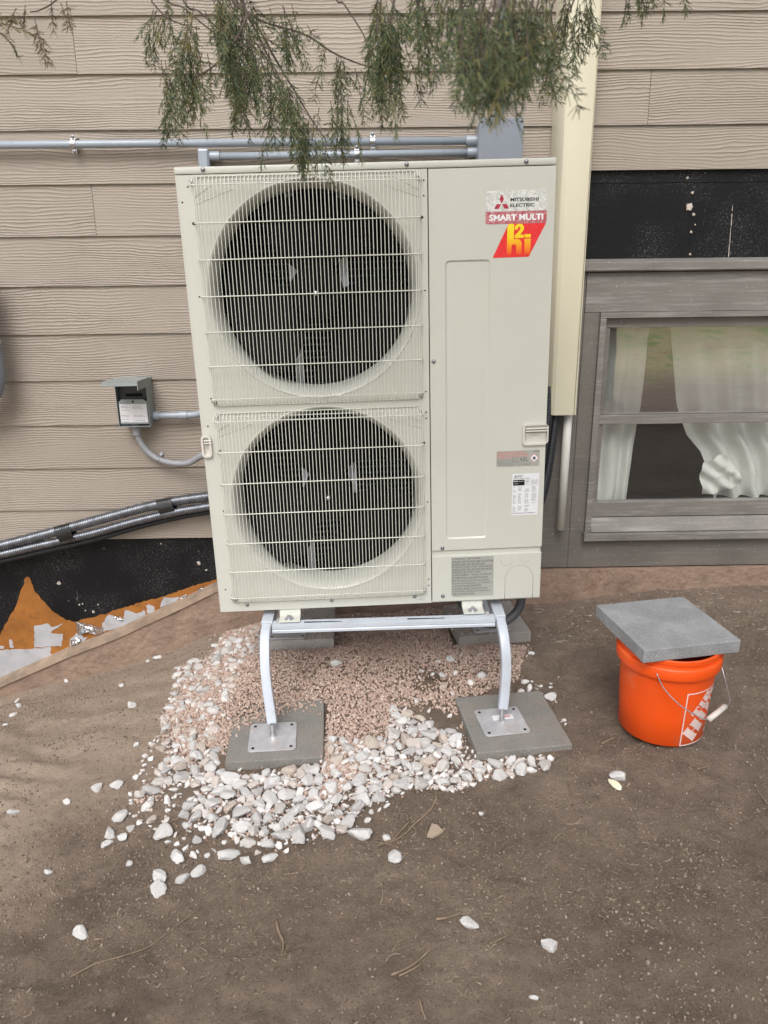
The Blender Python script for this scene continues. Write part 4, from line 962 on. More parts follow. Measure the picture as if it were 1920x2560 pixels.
tag(o, 'open white plastic drain pipe hanging below the cream duct cover', 'pipe')
def corrugated(name, ctrl, r_, pitch, depth, mat, parent=None, n=12, k=20):
    P_ = catmull(ctrl, k); L = [0]
    for a, b in zip(P_, P_[1:]): L.append(L[-1]+(b-a).length)
    tot = L[-1]; m_ = max(4, int(tot/(pitch/4))); out = []; rr_ = []
    for i in range(m_+1):
        s = tot*i/m_; j = min(len(L)-2, max(0, int(np.searchsorted(L, s)-1))); t = (s-L[j])/max(1e-9, L[j+1]-L[j])
        out.append(P_[j].lerp(P_[j+1], min(1, max(0, t)))); rr_.append(r_-depth*(.5-.5*math.cos(2*math.pi*i/4)))
    return MB().tube(out, rr_, n).build(name, mat, parent, smooth=True)
hz = empty('refrigerant_hoses', (.70, -.10, .87), label='black ribbed insulated hoses dropping from the duct cover behind the heat pump', cat='hose')
def hp(name, ctrl, *a): o = corrugated(name, ctrl, *a); o.parent = hz; o.matrix_parent_inverse = hz.matrix_world.inverted(); o.matrix_parent_inverse = Matrix.Translation((-.70, .10, -.87)); return o
hp('hose', [(.718, -.055, .98), (.716, -.060, .86), (.708, -.075, .78), (.688, -.11, .66), (.655, -.17, .56), (.60, -.26, .50)], .0200, .0085, .003, M['hose_black'])
hp('hose', [(.685, -.070, .98), (.684, -.080, .86), (.672, -.10, .76), (.650, -.14, .66), (.62, -.2, .60), (.57, -.28, .58)], .0190, .0085, .003, M['hose_black'])

# ------------------------------------------------------------------ conduits and electrical gear on the wall
jb = empty('junction_box', (.452, -.07, 1.85), label='grey plastic junction box above the right end of the heat pump', cat='junction box')
MB().prism(rect(.381-.452, 1.700-1.85, .527-.452, 1.902-1.85), -.055, .069).build('box_body', M['pvc'], jb, bevel=.006)
MB().prism(rect(.377-.452, 1.694-1.85, .531-.452, 1.914-1.85), -.062, -.0555).build('cover_plate', M['pvc_box'], jb, bevel=.002)
for a in (-.066, .070):
    for c in (.055,): link('screw', SM, jb, (a, -.062, c))
def conduit(name, pts, r_, label, group=None, mat='pvc', couplers=()):
    o = MB().tube(pts, r_, 20).build(name, M[mat], None, smooth=True); tag(o, label, 'conduit', group)
    for p0, p1, rc in couplers: MB().tube([p0, p1], rc, 20).build('coupler', M[mat], o, autos=50)
    return o
def clip(x, y, z, dirv, r_, parent):
    """pressed steel one-hole strap round a horizontal pipe"""
    mb = MB(); w_ = .008
    pts = [(-.030, -.003), (-r_-.004, -.003), (-r_-.002, -.004)]+[(-(r_+.0025)*math.cos(t), -(r_+.0025)*math.sin(t)) for t in np.linspace(R(5), R(175), 12)]+[(r_+.002, -.004), (r_+.004, -.003), (.030, -.003)]
    vs_ = []; 
    for (a, b) in pts: vs_ += [(x-w_, y+b, z+a), (x+w_, y+b, z+a)]
    fs_ = [(2*i, 2*i+1, 2*i+3, 2*i+2) for i in range(len(pts)-1)]
    c_ = MB().add(vs_, fs_).build('strap', M['steel'], parent)
    bm = bmesh.new(); bm.from_mesh(c_.data); bmesh.ops.solidify(bm, geom=bm.faces[:], thickness=.0015); bm.to_mesh(c_.data); bm.free()
    for s in (-1, 1): link('screw', SM, parent, (x, y-.004, z+s*.024))
cA = conduit('conduit', [(-2.6, -.030, 1.857), (.366, -.030, 1.855)], .0135, 'upper long grey plastic conduit crossing the siding to the box', 'horizontal conduits above the unit', couplers=[((.345, -.030, 1.855), (.386, -.030, 1.855), .0175)])
clip(PY(180, 362, -.05).x, -.030, 1.857, 0, .0135, cA); clip(PY(932, 356, -.05).x, -.030, 1.856, 0, .0135, cA)
cB = conduit('conduit', [(-.565, -.033, 1.812), (.366, -.033, 1.816)], .0125, 'lower short grey plastic conduit just above the lid of the unit', 'horizontal conduits above the unit', couplers=[((.350, -.033, 1.8155), (.386, -.033, 1.816), .0170), ((-.575, -.033, 1.812), (-.535, -.033, 1.812), .0165)])
clip(-.045, -.033, 1.814, 0, .0125, cB)
conduit('conduit', [(.462, -.028, 1.90), (.464, -.028, 4.15)], .0140, 'vertical grey conduit rising from the junction box behind the juniper')
el = empty('conduit_elbow', (-.588, -.035, 1.80), label='square grey pull elbow turning the conduit down behind the unit', cat='conduit fitting')
MB().prism(rect(-.021, -.10, .018, .036), -.022, .022).build('elbow_body', M['pvc'], el, bevel=.006)
MB().prism(rect(-.0165, -.095, .0135, .030), -.0265, -.0222).build('elbow_cover', M['pvc'], el, bevel=.002)
MB().tube([(0, 0, -.10), (0, 0, -.9)], .0125, 16).build('down_pipe', M['pvc'], el, smooth=True)
# disconnect with raised lid
dc = empty('disconnect_box', (-.925, 0, .93), label='open grey electrical disconnect box on the siding left of the unit', cat='disconnect box')
x0, x1, z0_, z1_ = -.066, .056, -.085, .097; yf = -.085
for q in ((x0, yf, z0_, x0+.002, -.001, z1_), (x1-.002, yf, z0_, x1, -.001, z1_), (x0+.002, yf, z0_, x1-.002, -.001, z0_+.002), (x0+.002, yf, z1_-.002, x1-.002, -.001, z1_), (x0+.002, -.004, z0_+.002, x1-.002, -.001, z1_-.002)):
    MB().box(*q).build('box_wall', M['disc'], dc)
MB().box(x0+.003, -.050, .018, x1-.003, -.045, z1_-.003).build('fuse_block', M['disc_in'], dc)
MB().box(x0+.030, -.058, .030, x1-.030, -.0505, .040).build('pull_handle', M['hole'], dc, bevel=.001)
MB().prism([(x0+.006, z0_+.010), (x1-.006, z0_+.010), (x1-.006, .012), (x1-.018, .022), (x0+.018, .022), (x0+.006, .012)], yf+.006, yf+.009).build('dead_front', M['disc'], dc, bevel=.001)
dl = MB().prism(rect(x0+.009, z0_+.017, x1-.009, .004), yf+.0045, yf+.0058).build('paper_label', M['white_label'], dc)
for i in range(13):
    if i in (4, 5): continue
    for a, b_2 in ((x0+.013, x0+.05), (x0+.06, x1-.014)):
        if random.random() < .75: dashes(dl, a, -.004-i*.0052, b_2-random.uniform(0, .015), .0012, M['ink_grey'], yf+.0040)
mb = MB(); mb.lathe([(.0001, -.001), (.004, -.001), (.004, .001)], 12, (0, 0, 0)); mb.v = [(x-.004, z+yf+.005, y+.0135) for x, y, z in mb.v]; mb.build('latch_hole', M['hole'], dc)
lid = empty('lid_hinge'); lid.parent = dc; lid.location = (0, -.045, z1_+.002)
lid.rotation_euler = (R(-4), 0, R(2))
for nm, q in (('lid_top', (x0-.003, -.185, 0, x1+.003, 0.0, .0025)), ('lid_flange', (x0-.003, -.185, -.014, x0-.001, 0, -.0003)), ('lid_flange', (x1+.001, -.185, -.030, x1+.003, 0, -.0003)), ('lid_flange', (x0-.001, -.185, -.014, x1+.001, -.183, -.0003))):
    MB().box(*q).build(nm, M['disc'], lid)
lid.name = 'lid'
conduit('conduit', catmull([(-.866, -.033, .878), (-.80, -.033, .878), (-.735, -.033, .878), (-.70, -.034, .881), (-.672, -.040, .888), (-.60, -.06, .905), (-.5, -.10, .93)], 5), .0125, 'short grey conduit leaving the right side of the disconnect box', couplers=[((-.868, -.033, .878), (-.846, -.033, .878), .0165), ((-.765, -.033, .878), (-.735, -.033, .878), .0160)])
fx = corrugated('flexible_conduit', [(-.938, -.045, .845), (-.936, -.040, .80), (-.925, -.036, .765), (-.900, -.034, .728), (-.862, -.036, .700), (-.80, -.045, .686), (-.735, -.07, .695), (-.672, -.125, .735), (-.60, -.22, .765), (-.50, -.32, .80), (-.495, -.40, .82)], .0125, .0095, .0016, M['flex'], None, 14)
tag(fx, 'grey flexible conduit looping from the disconnect box into the unit', 'conduit')
MB().tube([(-.938, -.045, .852), (-.9375, -.043, .806)], [.0185, .0165], 16).build('connector', M['flex'], fx, autos=50)
ck = MB(); P_ = [(-.0, 0)]
for nm_, (cx2, cz2, ang) in {'strap': (-.868, .703, R(-28))}.items():
    ctr = Vector((cx2, -.036, cz2)); tv = Vector((math.cos(ang), 0, math.sin(ang))); pv = Vector((-tv.z, 0, tv.x))
    pts = [(-.018, -.001), (-.016, -.001)]+[(-.0150*math.cos(t), .030-.046*math.sin(t)-.03+0) for t in np.linspace(R(8), R(172), 10)]+[(.016, -.001), (.026, -.001)]
    vs_ = []
    for a, b_2 in pts:
        for s in (-.006, .006): q = ctr+pv*a+tv*s; vs_.append((q.x, -.036+min(.033, b_2+.034 if abs(a) > .0151 else b_2+.030), q.z))
    o = MB().add(vs_, [(2*i, 2*i+1, 2*i+3, 2*i+2) for i in range(len(pts)-1)]).build('strap', M['steel'], fx)
    bm = bmesh.new(); bm.from_mesh(o.data); bmesh.ops.solidify(bm, geom=bm.faces[:], thickness=.0015); bm.to_mesh(o.data); bm.free()
# braided line sets
ls = empty('line_set_bundle', (-1.25, -.06, .40), label='pair of ribbed dark line hoses taped together rising behind the unit', cat='hose')
def lh(name, ctrl, *a):
    o = corrugated(name, ctrl, *a); o.parent = ls; o.matrix_parent_inverse = Matrix.Translation((1.25, .06, -.40)); return o
mz = paint('hose_silver_black', (.20, .21, .235), .28, metal=.8, var=.3, vs_=30, bstr=0)
top = [(-2.3, -.055, .16), (-1.9, -.055, .265), (-1.538, -.055, .350), (-1.395, -.055, .386), (-1.252, -.055, .423), (-1.083, -.055, .468), (-.914, -.055, .511), (-.804, -.055, .531), (-.672, -.06, .550), (-.5, -.08, .58), (-.3, -.12, .60)]
low = [(-2.3, -.060, .13), (-1.9, -.060, .235), (-1.543, -.060, .313), (-1.4, -.060, .345), (-1.259, -.060, .376), (-1.145, -.062, .403), (-.975, -.066, .450), (-.807, -.070, .489), (-.669, -.075, .512), (-.5, -.095, .54), (-.3, -.13, .56)]
lh('hose', top, .0212, .0075, .0026, mz); lh('hose', low, .0172, .0075, .0024, mz)
bl = [(x, -.040, z-.034) for x, _, z in low]; o = MB().tube(catmull(bl, 6), .011, 10).build('thin_line', M['hose_black'], None, smooth=True); o.parent = ls; o.matrix_parent_inverse = Matrix.Translation((1.25, .06, -.40))
for (a, b_2) in ((-1.30, -1.235), (-.872, -.812)):
    def at(arr, x): return Vector((x, np.interp(x, [q[0] for q in arr], [q[1] for q in arr]), np.interp(x, [q[0] for q in arr], [q[2] for q in arr])))
    V = []; k = 20; xs_ = np.linspace(a, b_2, 6)
    for x in xs_:
        p_, q_ = at(top, x), at(low, x); ctr = (p_+q_)/2; 
        for j in range(k):
            t = 2*math.pi*j/k; hz_ = (p_.z-q_.z)/2+.019; V.append((x+.0035*random.uniform(-1, 1)-math.sin(t)*.012, ctr.y+.0235*math.cos(t)*(1-.12*abs(math.cos(t)*math.sin(t)))*-1, ctr.z+hz_*math.sin(t)))
    fs_ = [(i*k+j, i*k+(j+1) % k, (i+1)*k+(j+1) % k, (i+1)*k+j) for i in range(5) for j in range(k)]
    o = MB().add(V, fs_).build('tape_wrap', M['tape'], None, smooth=True); o.parent = ls; o.matrix_parent_inverse = Matrix.Translation((1.25, .06, -.40))
# grey elbow entering at the far left
le = MB().tube(catmull([(-1.445, -.10, 1.42), (-1.443, -.10, 1.20), (-1.440, -.10, 1.085), (-1.448, -.10, 1.03), (-1.475, -.10, .985), (-1.53, -.10, .955), (-1.62, -.10, .95), (-1.9, -.10, .95)], 6), .048, 22).build('service_pipe', M['pvc_box'], None, smooth=True)
tag(le, 'thick grey pipe elbow at the left edge of the siding', 'pipe')
MB().tube([(-1.445, -.10, 1.185), (-1.445, -.10, 1.172)], .056, 22).build('clamp', M['steel'], le, smooth=True)
# dark conduit under the unit, bottom right
dcn = corrugated('flexible_conduit', [(.510, -.60, .40), (.509, -.60, .34), (.500, -.61, .295), (.470, -.62, .262), (.425, -.63, .245), (.36, -.62, .25), (.30, -.56, .30), (.28, -.5, .36)], .0165, .010, .0012, M['flex_dark'], None, 14)
tag(dcn, 'dark grey flexible conduit curving under the right end of the unit', 'conduit')

# ------------------------------------------------------------------ stones
def rock_mesh(seed, sub=3):
    rs = np.random.default_rng(seed); bm = bmesh.new(); bmesh.ops.create_icosphere(bm, subdivisions=sub, radius=1)
    nrm = rs.normal(size=(13, 3)); nrm /= np.linalg.norm(nrm, axis=1)[:, None]; ds = rs.uniform(.48, .86, 13)
    for v_ in bm.verts:
        d_ = np.array(v_.co.normalized()); dots = nrm @ d_
        ts = np.where(dots > .05, ds/np.maximum(dots, .05), 9)
        t = float(-np.log(np.exp(-95*np.minimum(ts, 1.3)).sum()+np.exp(-95*1.05))/95)*1.13
        v_.co = Vector(d_*t)*(1+.10*mnoise.noise(Vector(d_*2.6)+Vector((seed, 0, 0))))
    sc_ = (rs.uniform(.95, 1.35), rs.uniform(.70, 1.0), rs.uniform(.55, .85))
    for v_ in bm.verts: v_.co = (v_.co.x*sc_[0], v_.co.y*sc_[1], v_.co.z*sc_[2])
    me = bpy.data.meshes.new('stone'); bm.to_mesh(me); bm.free(); me.materials.append(M['rock']); me.shade_smooth(); me.set_sharp_from_angle(angle=R(11)); return me
RM = [rock_mesh(100+i, 3) for i in range(22)]
def stone(x, y, r_, label, group=None, sink=.25, z=None, mesh=None, rz=None, name='stone', stretch=None):
    o = link(name, mesh or random.choice(RM)); zz = float(ground_h(x, y)) if z is None else z
    o.location = (x, y, zz+r_*(.62-sink)); o.scale = (r_,)*3 if not stretch else (r_*stretch[0], r_*stretch[1], r_*stretch[2])
    o.rotation_euler = (random.uniform(-.35, .35), random.uniform(-.35, .35), rz if rz is not None else random.uniform(0, 6.28))
    return tag(o, label, 'stone', group)
SC = 1.1573
lone = [  # display-space x, y, radius (m), label
 (145, 1472, .013, 'white stone on the sand just below the sloping concrete wall, left of the pile'),
 (262, 1483, .012, 'small white stone alone on the sandy slope between wall and pile'),
 (285, 1531, .015, 'flat white stone on the sand left of the pile edge'),
 (37, 1515, .012, 'upper stone of the little cluster at the left edge'),
 (43, 1530, .012, 'middle stone of the little cluster at the left edge'),
 (30, 1548, .014, 'lower left stone of the little cluster at the left edge'),
 (12, 1570, .009, 'small stone at the left border of the picture below the cluster'),
 (340, 1419, .013, 'rounded white stone near the wall at the top of the slope'),
 (318, 1427, .009, 'small stone touching the rounded one near the wall'),
 (208, 1707, .017, 'flat curved white stone lying left of the pile on brown dirt'),
 (254, 1701, .015, 'round white stone left of the pile beside the flat curved one'),
 (296, 1613, .011, 'small pale stone at the pile fringe, level with the left paver'),
 (27, 1763, .015, 'lone white stone near the left border on the brown dirt'),
 (146, 1763-28, .009, 'tiny white stone left of the pile with a dry stalk beside it'),
 (258, 1764, .020, 'blocky bright white stone standing at the lower left of the pile'),
 (238, 1805, .016, 'grey white stone below the blocky one at the pile corner'),
 (265, 1808, .015, 'long white stone lying diagonally at the lower left of the pile'),
 (281, 1793, .012, 'narrow white stone leaning on the diagonal one'),
 (228, 1824, .012, 'pinkish white pebble at the lower left corner of the pile'),
 (353, 1805, .027, 'large upright grey oval stone at the lower left of the pile'),
 (492, 1851, .023, 'big white angular stone just below the main pile'),
 (531, 1860, .014, 'small round stone right of the big angular one below the pile'),
 (581, 1857, .017, 'half buried dirty stone under the lower edge of the pile'),
 (385, 1858, .018, 'white stone below the pile, left of the big angular one'),
 (428, 1885, .015, 'pointed white stone beside a twig below the pile'),
 (391, 1902, .017, 'narrow tan and white stone in the small group of four'),
 (346, 1896, .020, 'whitish slab stone on top of the lowest stone'),
 (339, 1925, .021, 'lowest of the stones below the pile, rough and grey'),
 (279, 1867, .011, 'flat sliver of stone left of the group below the pile'),
 (103, 1884, .009, 'thin white chip on the dirt far left'),
 (176, 2022, .017, 'grey speckled stone alone at the lower left of the yard'),
 (777, 1812, .024, 'bright white wedge stone right of the pile end beside the twigs'),
 (835, 1811, .013, 'round half buried stone behind the crossing twigs'),
 (857, 1860, .020, 'oblong white stone alone below the crossing twigs'),
 (1010, 2000, .019, 'pale stone with a broken corner in the lower middle of the yard'),
 (1188, 2045, .017, 'round grey pitted stone at the lower right of the yard'),
 (1338, 1683, .021, 'square white stone in front of the orange bucket'),
 (1155, 2156, .009, 'tiny tan stone near the bottom edge of the picture'),
 (1040, 1760, .008, 'small sparkling chip right of the twigs'),
 (724, 1435, .018, 'single white stone lying in the middle of the pink gravel'),
 (973, 1429, .015, 'bright white square stone behind the right leg area on the gravel'),
 (1087, 1388, .024, 'large pale stone leaning on the rear right paver behind the leg'),
 (1190, 1508, .017, 'brownish white stone at the right corner of the right paver'),
 (1148, 1440-20, .010, 'small stone on the gravel right of the curved leg'),
]
lone_xy = []
for dx, dy, r_, lab in lone:
    p = G(dx*SC, dy*SC); stone(p.x, p.y, r_*1.05, lab); lone_xy.append((p.x, p.y, r_))
p = G(1329*SC, 1707*SC)
me = RM[3].copy(); me.materials.clear(); me.materials.append(paint('yellowish_flake', (.72, .68, .50), .7, var=.15, vs_=60)); stone(p.x, p.y, .017, 'thin pale yellow flake touching the square stone before the bucket', mesh=me, stretch=(1.1, .9, .5))
chip = MB(); P_ = [G(x*SC, y*SC) for x, y in [(922, 1820), (933, 1792), (945, 1795), (958, 1808), (946, 1816), (935, 1822)]]
zc = max(float(ground_h(q.x, q.y)) for q in P_)+.003
chip.add([(q.x, q.y, zc) for q in P_]+[(q.x, q.y, zc+.006) for q in P_], [tuple(range(5, -1, -1)), tuple(range(6, 12))]+[(i, (i+1) % 6, (i+1) % 6+6, i+6) for i in range(6)])
tag(chip.build('cardboard_scrap', paint('tan_scrap', (.36, .28, .21), .85, var=.1), None), 'flat tan scrap lying on the dirt below the stones', 'scrap')

# white pile: dart throwing inside the outline seen in the photo
def inpoly(x, y, P_):
    c_ = False; j = len(P_)-1
    for i in range(len(P_)):
        if (P_[i][1] > y) != (P_[j][1] > y) and x < (P_[j][0]-P_[i][0])*(y-P_[i][1])/(P_[j][1]-P_[i][1]+1e-12)+P_[i][0]: c_ = not c_
        j = i
    return c_
dense = [(470, 1625), (440, 1600), (410, 1640), (345, 1660), (335, 1690), (395, 1700), (440, 1700), (395, 1745), (400, 1790), (470, 1805), (520, 1825), (600, 1835), (700, 1815), (745, 1800), (790, 1745), (880, 1705), (985, 1715), (1060, 1680), (1180, 1660), (1195, 1635), (1040, 1638), (1010, 1560), (960, 1580), (900, 1545), (850, 1530), (830, 1600), (760, 1610), (700, 1600), (690, 1660), (480, 1680)]
upper = [(450, 1420), (480, 1375), (560, 1345), (568, 1420), (520, 1450), (500, 1520), (490, 1600), (430, 1640), (350, 1680), (300, 1700), (285, 1740), (330, 1750), (360, 1700), (350, 1600), (345, 1550), (380, 1500), (380, 1440)]
fringe = [(380, 1460), (350, 1570), (290, 1680), (270, 1760), (330, 1800), (380, 1850), (620, 1850), (760, 1800), (900, 1700), (1200, 1665), (1215, 1560), (1190, 1480), (1120, 1470), (1120, 1520), (1240, 1560), (1000, 1640), (700, 1600), (480, 1600)]
gravelz = [(870, 1540), (900, 1450), (980, 1400), (1060, 1420), (1080, 1500), (990, 1510), (980, 1560)]
def wpoly(P_): return [tuple(G(x*SC, y*SC).xy) for x, y in P_]
dense, upper, fringe, gravelz = map(wpoly, (dense, upper, fringe, gravelz))
pavers_xy = [(-.322, -.945, .165), (.428, -.925, .168), (-.314, -.275, .16), (.437, -.262, .16)]
cands = []
def throw(poly_, tries, rmin, rmax, tight, lim):
    xs_ = [p_[0] for p_ in poly_]; ys_ = [p_[1] for p_ in poly_]; cnt = 0
    for _ in range(tries):
        if cnt >= lim: break
        x = random.uniform(min(xs_), max(xs_)); y = random.uniform(min(ys_), max(ys_))
        if not inpoly(x, y, poly_): continue
        r_ = rmin+(rmax-rmin)*random.random()**1.7
        if any(abs(x-a) < c+r_*.5 and abs(y-b) < c+r_*.5 for a, b, c in pavers_xy): continue
        if any((x-a)**2+(y-b)**2 < ((r_+c)*tight)**2 for a, b, c, _ in cands): continue
        if any((x-a)**2+(y-b)**2 < ((r_+c)*.95)**2 for a, b, c in lone_xy): continue
        cands.append((x, y, r_, 0)); cnt += 1
throw(dense, 9000, .0180, .0265, .86, 115)
throw(dense, 12000, .0120, .0180, .82, 170)
throw(dense, 14000, .0070, .0120, .84, 190)
throw(upper, 8000, .014, .023, .80, 80)
throw(upper, 7000, .008, .013, .78, 110)
throw(fringe, 5000, .007, .017, 1.15, 90)
throw(gravelz, 1500, .008, .015, 1.5, 16)
cands.sort(key=lambda c: -c[2])
zones = [(lambda x, y: y > -.45 and x < -.4, 'on the left rim of the gravel close to the wall', 'stones on the left rim of the gravel'),
         (lambda x, y: y > -.72 and x < -.4, 'on the gravel rim behind the front left paver', 'stones on the left rim of the gravel'),
         (lambda x, y: x < -.60 and y > -1.05, 'in the loose scatter on the outer left fringe', 'stones left of the front left paver'),
         (lambda x, y: x < -.47 and y > -1.12, 'against the left edge of the front left paver', 'stones left of the front left paver'),
         (lambda x, y: x < -.47, 'at the lower left corner of the heap', 'stones left of the front left paver'),
         (lambda x, y: y < -1.1 and x < -.17 and y > -1.24, 'right under the front edge of the left paver', 'stones in front of the left paver'),
         (lambda x, y: y < -1.1 and x < -.17, 'on the lowest edge of the heap below the left paver', 'stones in front of the left paver'),
         (lambda x, y: y < -1.08 and x > .26, 'in the row in front of the right paver', 'stones in front of the right paver'),
         (lambda x, y: x < .02 and y < -1.1, 'in the front drift right of the left paver', 'stones between the front pavers'),
         (lambda x, y: x < .02 and y < -.85, 'in the rear drift right of the left paver', 'stones between the front pavers'),
         (lambda x, y: x < .32 and y < -1.08, 'left of the right paver along the dirt edge', 'stones between the front pavers'),
         (lambda x, y: x < .32 and y < -.85, 'left of the right paver near the gravel', 'stones between the front pavers'),
         (lambda x, y: True, 'strewn over the pink gravel under the unit', 'stones strewn on the gravel')]
def shape_word(me):
    co = np.array([v_.co[:] for v_ in me.vertices]); e = co.max(0)-co.min(0)
    return ('long' if e[0] > 1.42*e[1] else 'blocky' if e[2] > .80*e[1] else 'flat' if e[2] < .62*e[1] else 'rounded')
SW = {me.name: shape_word(me) for me in RM}
for x, y, r_, _ in cands[:300-len(lone)+0]:
    for f_, lab, grp in zones:
        if f_(x, y): break
    me = random.choice(RM); size = 'large' if r_ > .0195 else 'medium' if r_ > .0150 else 'small'
    tone, col = random.choice([('white', (1, 1, 1, 1)), ('white', (.97, .97, .98, 1)), ('white', (1, .99, .97, 1)), ('pale grey', (.88, .88, .88, 1)), ('pale grey', (.90, .89, .89, 1)), ('off-white', (.90, .87, .84, 1)), ('greyish', (.78, .77, .77, 1)), ('pinkish', (.90, .81, .76, 1)), ('tan', (.80, .71, .63, 1))])
    o = stone(x, y, r_, f'{size} {SW[me.name]} {tone} stone {lab}', grp, sink=random.uniform(.12, .40), mesh=me); o.color = col
def scatter(name, pts, rad_, mesh_variants, mat, kind, label, cat=None, seed=3, flat=.7, hard=False, el=(.85, 1.25, .75, 1.05)):
    """pts (n,3), rad (n,) -> one joined mesh"""
    rs = np.random.default_rng(seed); Vs, Fs, off = [], [], 0; n_ = len(pts); pick = rs.integers(0, len(mesh_variants), n_)
    for k, (Vm, Fm) in enumerate(mesh_variants):
        ii = np.where(pick == k)[0]
        if not len(ii): continue
        a = rs.uniform(0, 6.283, len(ii)); ca, sa = np.cos(a), np.sin(a); tl = rs.normal(0, .35, (len(ii), 2))
        v0 = Vm[None, :, :]*rad_[ii][:, None, None]*np.stack([rs.uniform(el[0], el[1], len(ii)), rs.uniform(el[2], el[3], len(ii)), rs.uniform(flat*.85, flat*1.15, len(ii))], 1)[:, None, :]
        z2 = v0[:, :, 2]+v0[:, :, 0]*tl[:, 0, None]+v0[:, :, 1]*tl[:, 1, None]
        x2 = v0[:, :, 0]*ca[:, None]-v0[:, :, 1]*sa[:, None]; y2 = v0[:, :, 0]*sa[:, None]+v0[:, :, 1]*ca[:, None]
        V = np.stack([x2, y2, z2], 2)+pts[ii][:, None, :]
        Vs.append(V.reshape(-1, 3)); m_ = len(Vm)
        Fs.append((Fm[None]+(np.arange(len(ii))*m_)[:, None, None]+off).reshape(-1, 3)); off += m_*len(ii)
    me = big_mesh(name, np.concatenate(Vs), np.concatenate(Fs), mat, True)
    if hard: me.set_sharp_from_angle(angle=R(20))
    o = link(name, me); return tag(o, label, cat, kind=kind)
def ico(sub, seed, jag=.12):
    bm = bmesh.new(); bmesh.ops.create_icosphere(bm, subdivisions=sub, radius=1); rs = np.random.default_rng(seed)
    V = np.array([v_.co[:] for v_ in bm.verts])*(1+rs.uniform(-jag, jag, (len(bm.verts), 1))); Fm = np.array([[v_.index for v_ in f_.verts] for f_ in bm.faces]); bm.free(); return V, Fm
pebv = [ico(1, i, .06) for i in range(5)]; jagv = [ico(1, 20+i, .28) for i in range(6)]
rkv = []
for i in range(10):
    me = rock_mesh(300+i, 2); rkv.append((np.array([v_.co[:] for v_ in me.vertices]), np.array([p_.vertices[:] for p_ in me.polygons])))
rest = cands[300-len(lone):]
if rest:
    pts = np.array([(x, y, float(ground_h(x, y))+r_*.3) for x, y, r_, _ in rest]); scatter('small_stones', pts, np.array([c[2] for c in rest]), rkv, M['rock_stuff'], 'stuff', 'smaller white stones filling the heap', flat=1.0, hard=True)
# chips between the big stones
def rand_in(poly_, n_, rs):
    xs_ = [p_[0] for p_ in poly_]; ys_ = [p_[1] for p_ in poly_]; out = []
    while len(out) < n_:
        X_ = rs.uniform(min(xs_), max(xs_), n_*2); Y_ = rs.uniform(min(ys_), max(ys_), n_*2)
        for x, y in zip(X_, Y_):
            if inpoly(x, y, poly_): out.append((x, y))
            if len(out) >= n_: break
    return np.array(out)
rs = np.random.default_rng(11)
q = np.concatenate([rand_in(dense, 1300, rs), rand_in(upper, 500, rs), rand_in(fringe, 260, rs)])
rq = .0025+.0055*rs.random(len(q))**2
scatter('stone_chips', np.column_stack([q, ground_h(q[:, 0], q[:, 1])+rq*.4]), rq, jagv, M['rock_stuff'], 'stuff', 'white stone chips between the larger stones', seed=12)
# pink pea gravel
gz = wpoly([(500, 1330), (560, 1318), (720, 1300), (960, 1300), (1010, 1385), (1140, 1400), (1120, 1470), (1000, 1510), (985, 1545), (930, 1525), (860, 1530), (850, 1580), (780, 1640), (800, 1660), (880, 1640), (720, 1720), (640, 1730), (700, 1700), (700, 1620), (690, 1555), (640, 1550), (600, 1572), (530, 1592), (490, 1630), (430, 1610), (400, 1640), (380, 1600), (360, 1540), (400, 1480), (450, 1430), (480, 1380)])
A = rand_in(gz, 34000, rs); B_ = rand_in(dense, 1500, rs); D_ = rand_in(upper, 2400, rs); q = np.concatenate([A, B_, D_])
jit = rs.normal(0, .018, q.shape); q = q+jit*(rs.random((len(q), 1)) < .25)
bare = np.exp(-((q[:, 0]-.19)/.085)**2-((q[:, 1]+.66)/.085)**2)
q = q[rs.random(len(q)) > bare*.93]; q = q[q[:, 1] < -.045]
rq = .0030+.0028*rs.random(len(q))**1.6
zq = ground_h(q[:, 0], q[:, 1])+rq*rs.uniform(.1, .8, len(q))+.0015
keep = np.ones(len(q), bool)
for a, b, c in pavers_xy:      # gravel does not float over paver tops except spill
    ins = (np.abs(q[:, 0]-a) < c-.012) & (np.abs(q[:, 1]-b) < c-.012)
    top_z = {-.322: .0445, .428: .0495}.get(a, .0855)
    if a == -.322:   # gravel spilled over the back left part of this paver
        dl_ = q[:, 1]-(-.935+(q[:, 0]+.47)*.50); spill = rs.random(len(q)) < np.clip(dl_/.09+.30, .03, 1)
        zq = np.where(ins & spill, np.maximum(zq, top_z+rq*(.6+2.2*rs.random(len(q))*(dl_ > .05))), zq); keep &= ~(ins & ~spill)
    else: 
        few = rs.random(len(q)) < (.06 if b > -.5 else .004); zq = np.where(ins & few, top_z+rq*.6, zq); keep &= ~(ins & ~few)
q, rq, zq = q[keep], rq[keep], zq[keep]
scatter('pea_gravel', np.column_stack([q, zq]), rq, pebv, M['pea'], 'stuff', 'pink brown pea gravel heaped under the heat pump', seed=14, flat=.92, el=(.9, 1.12, .85, 1.0))
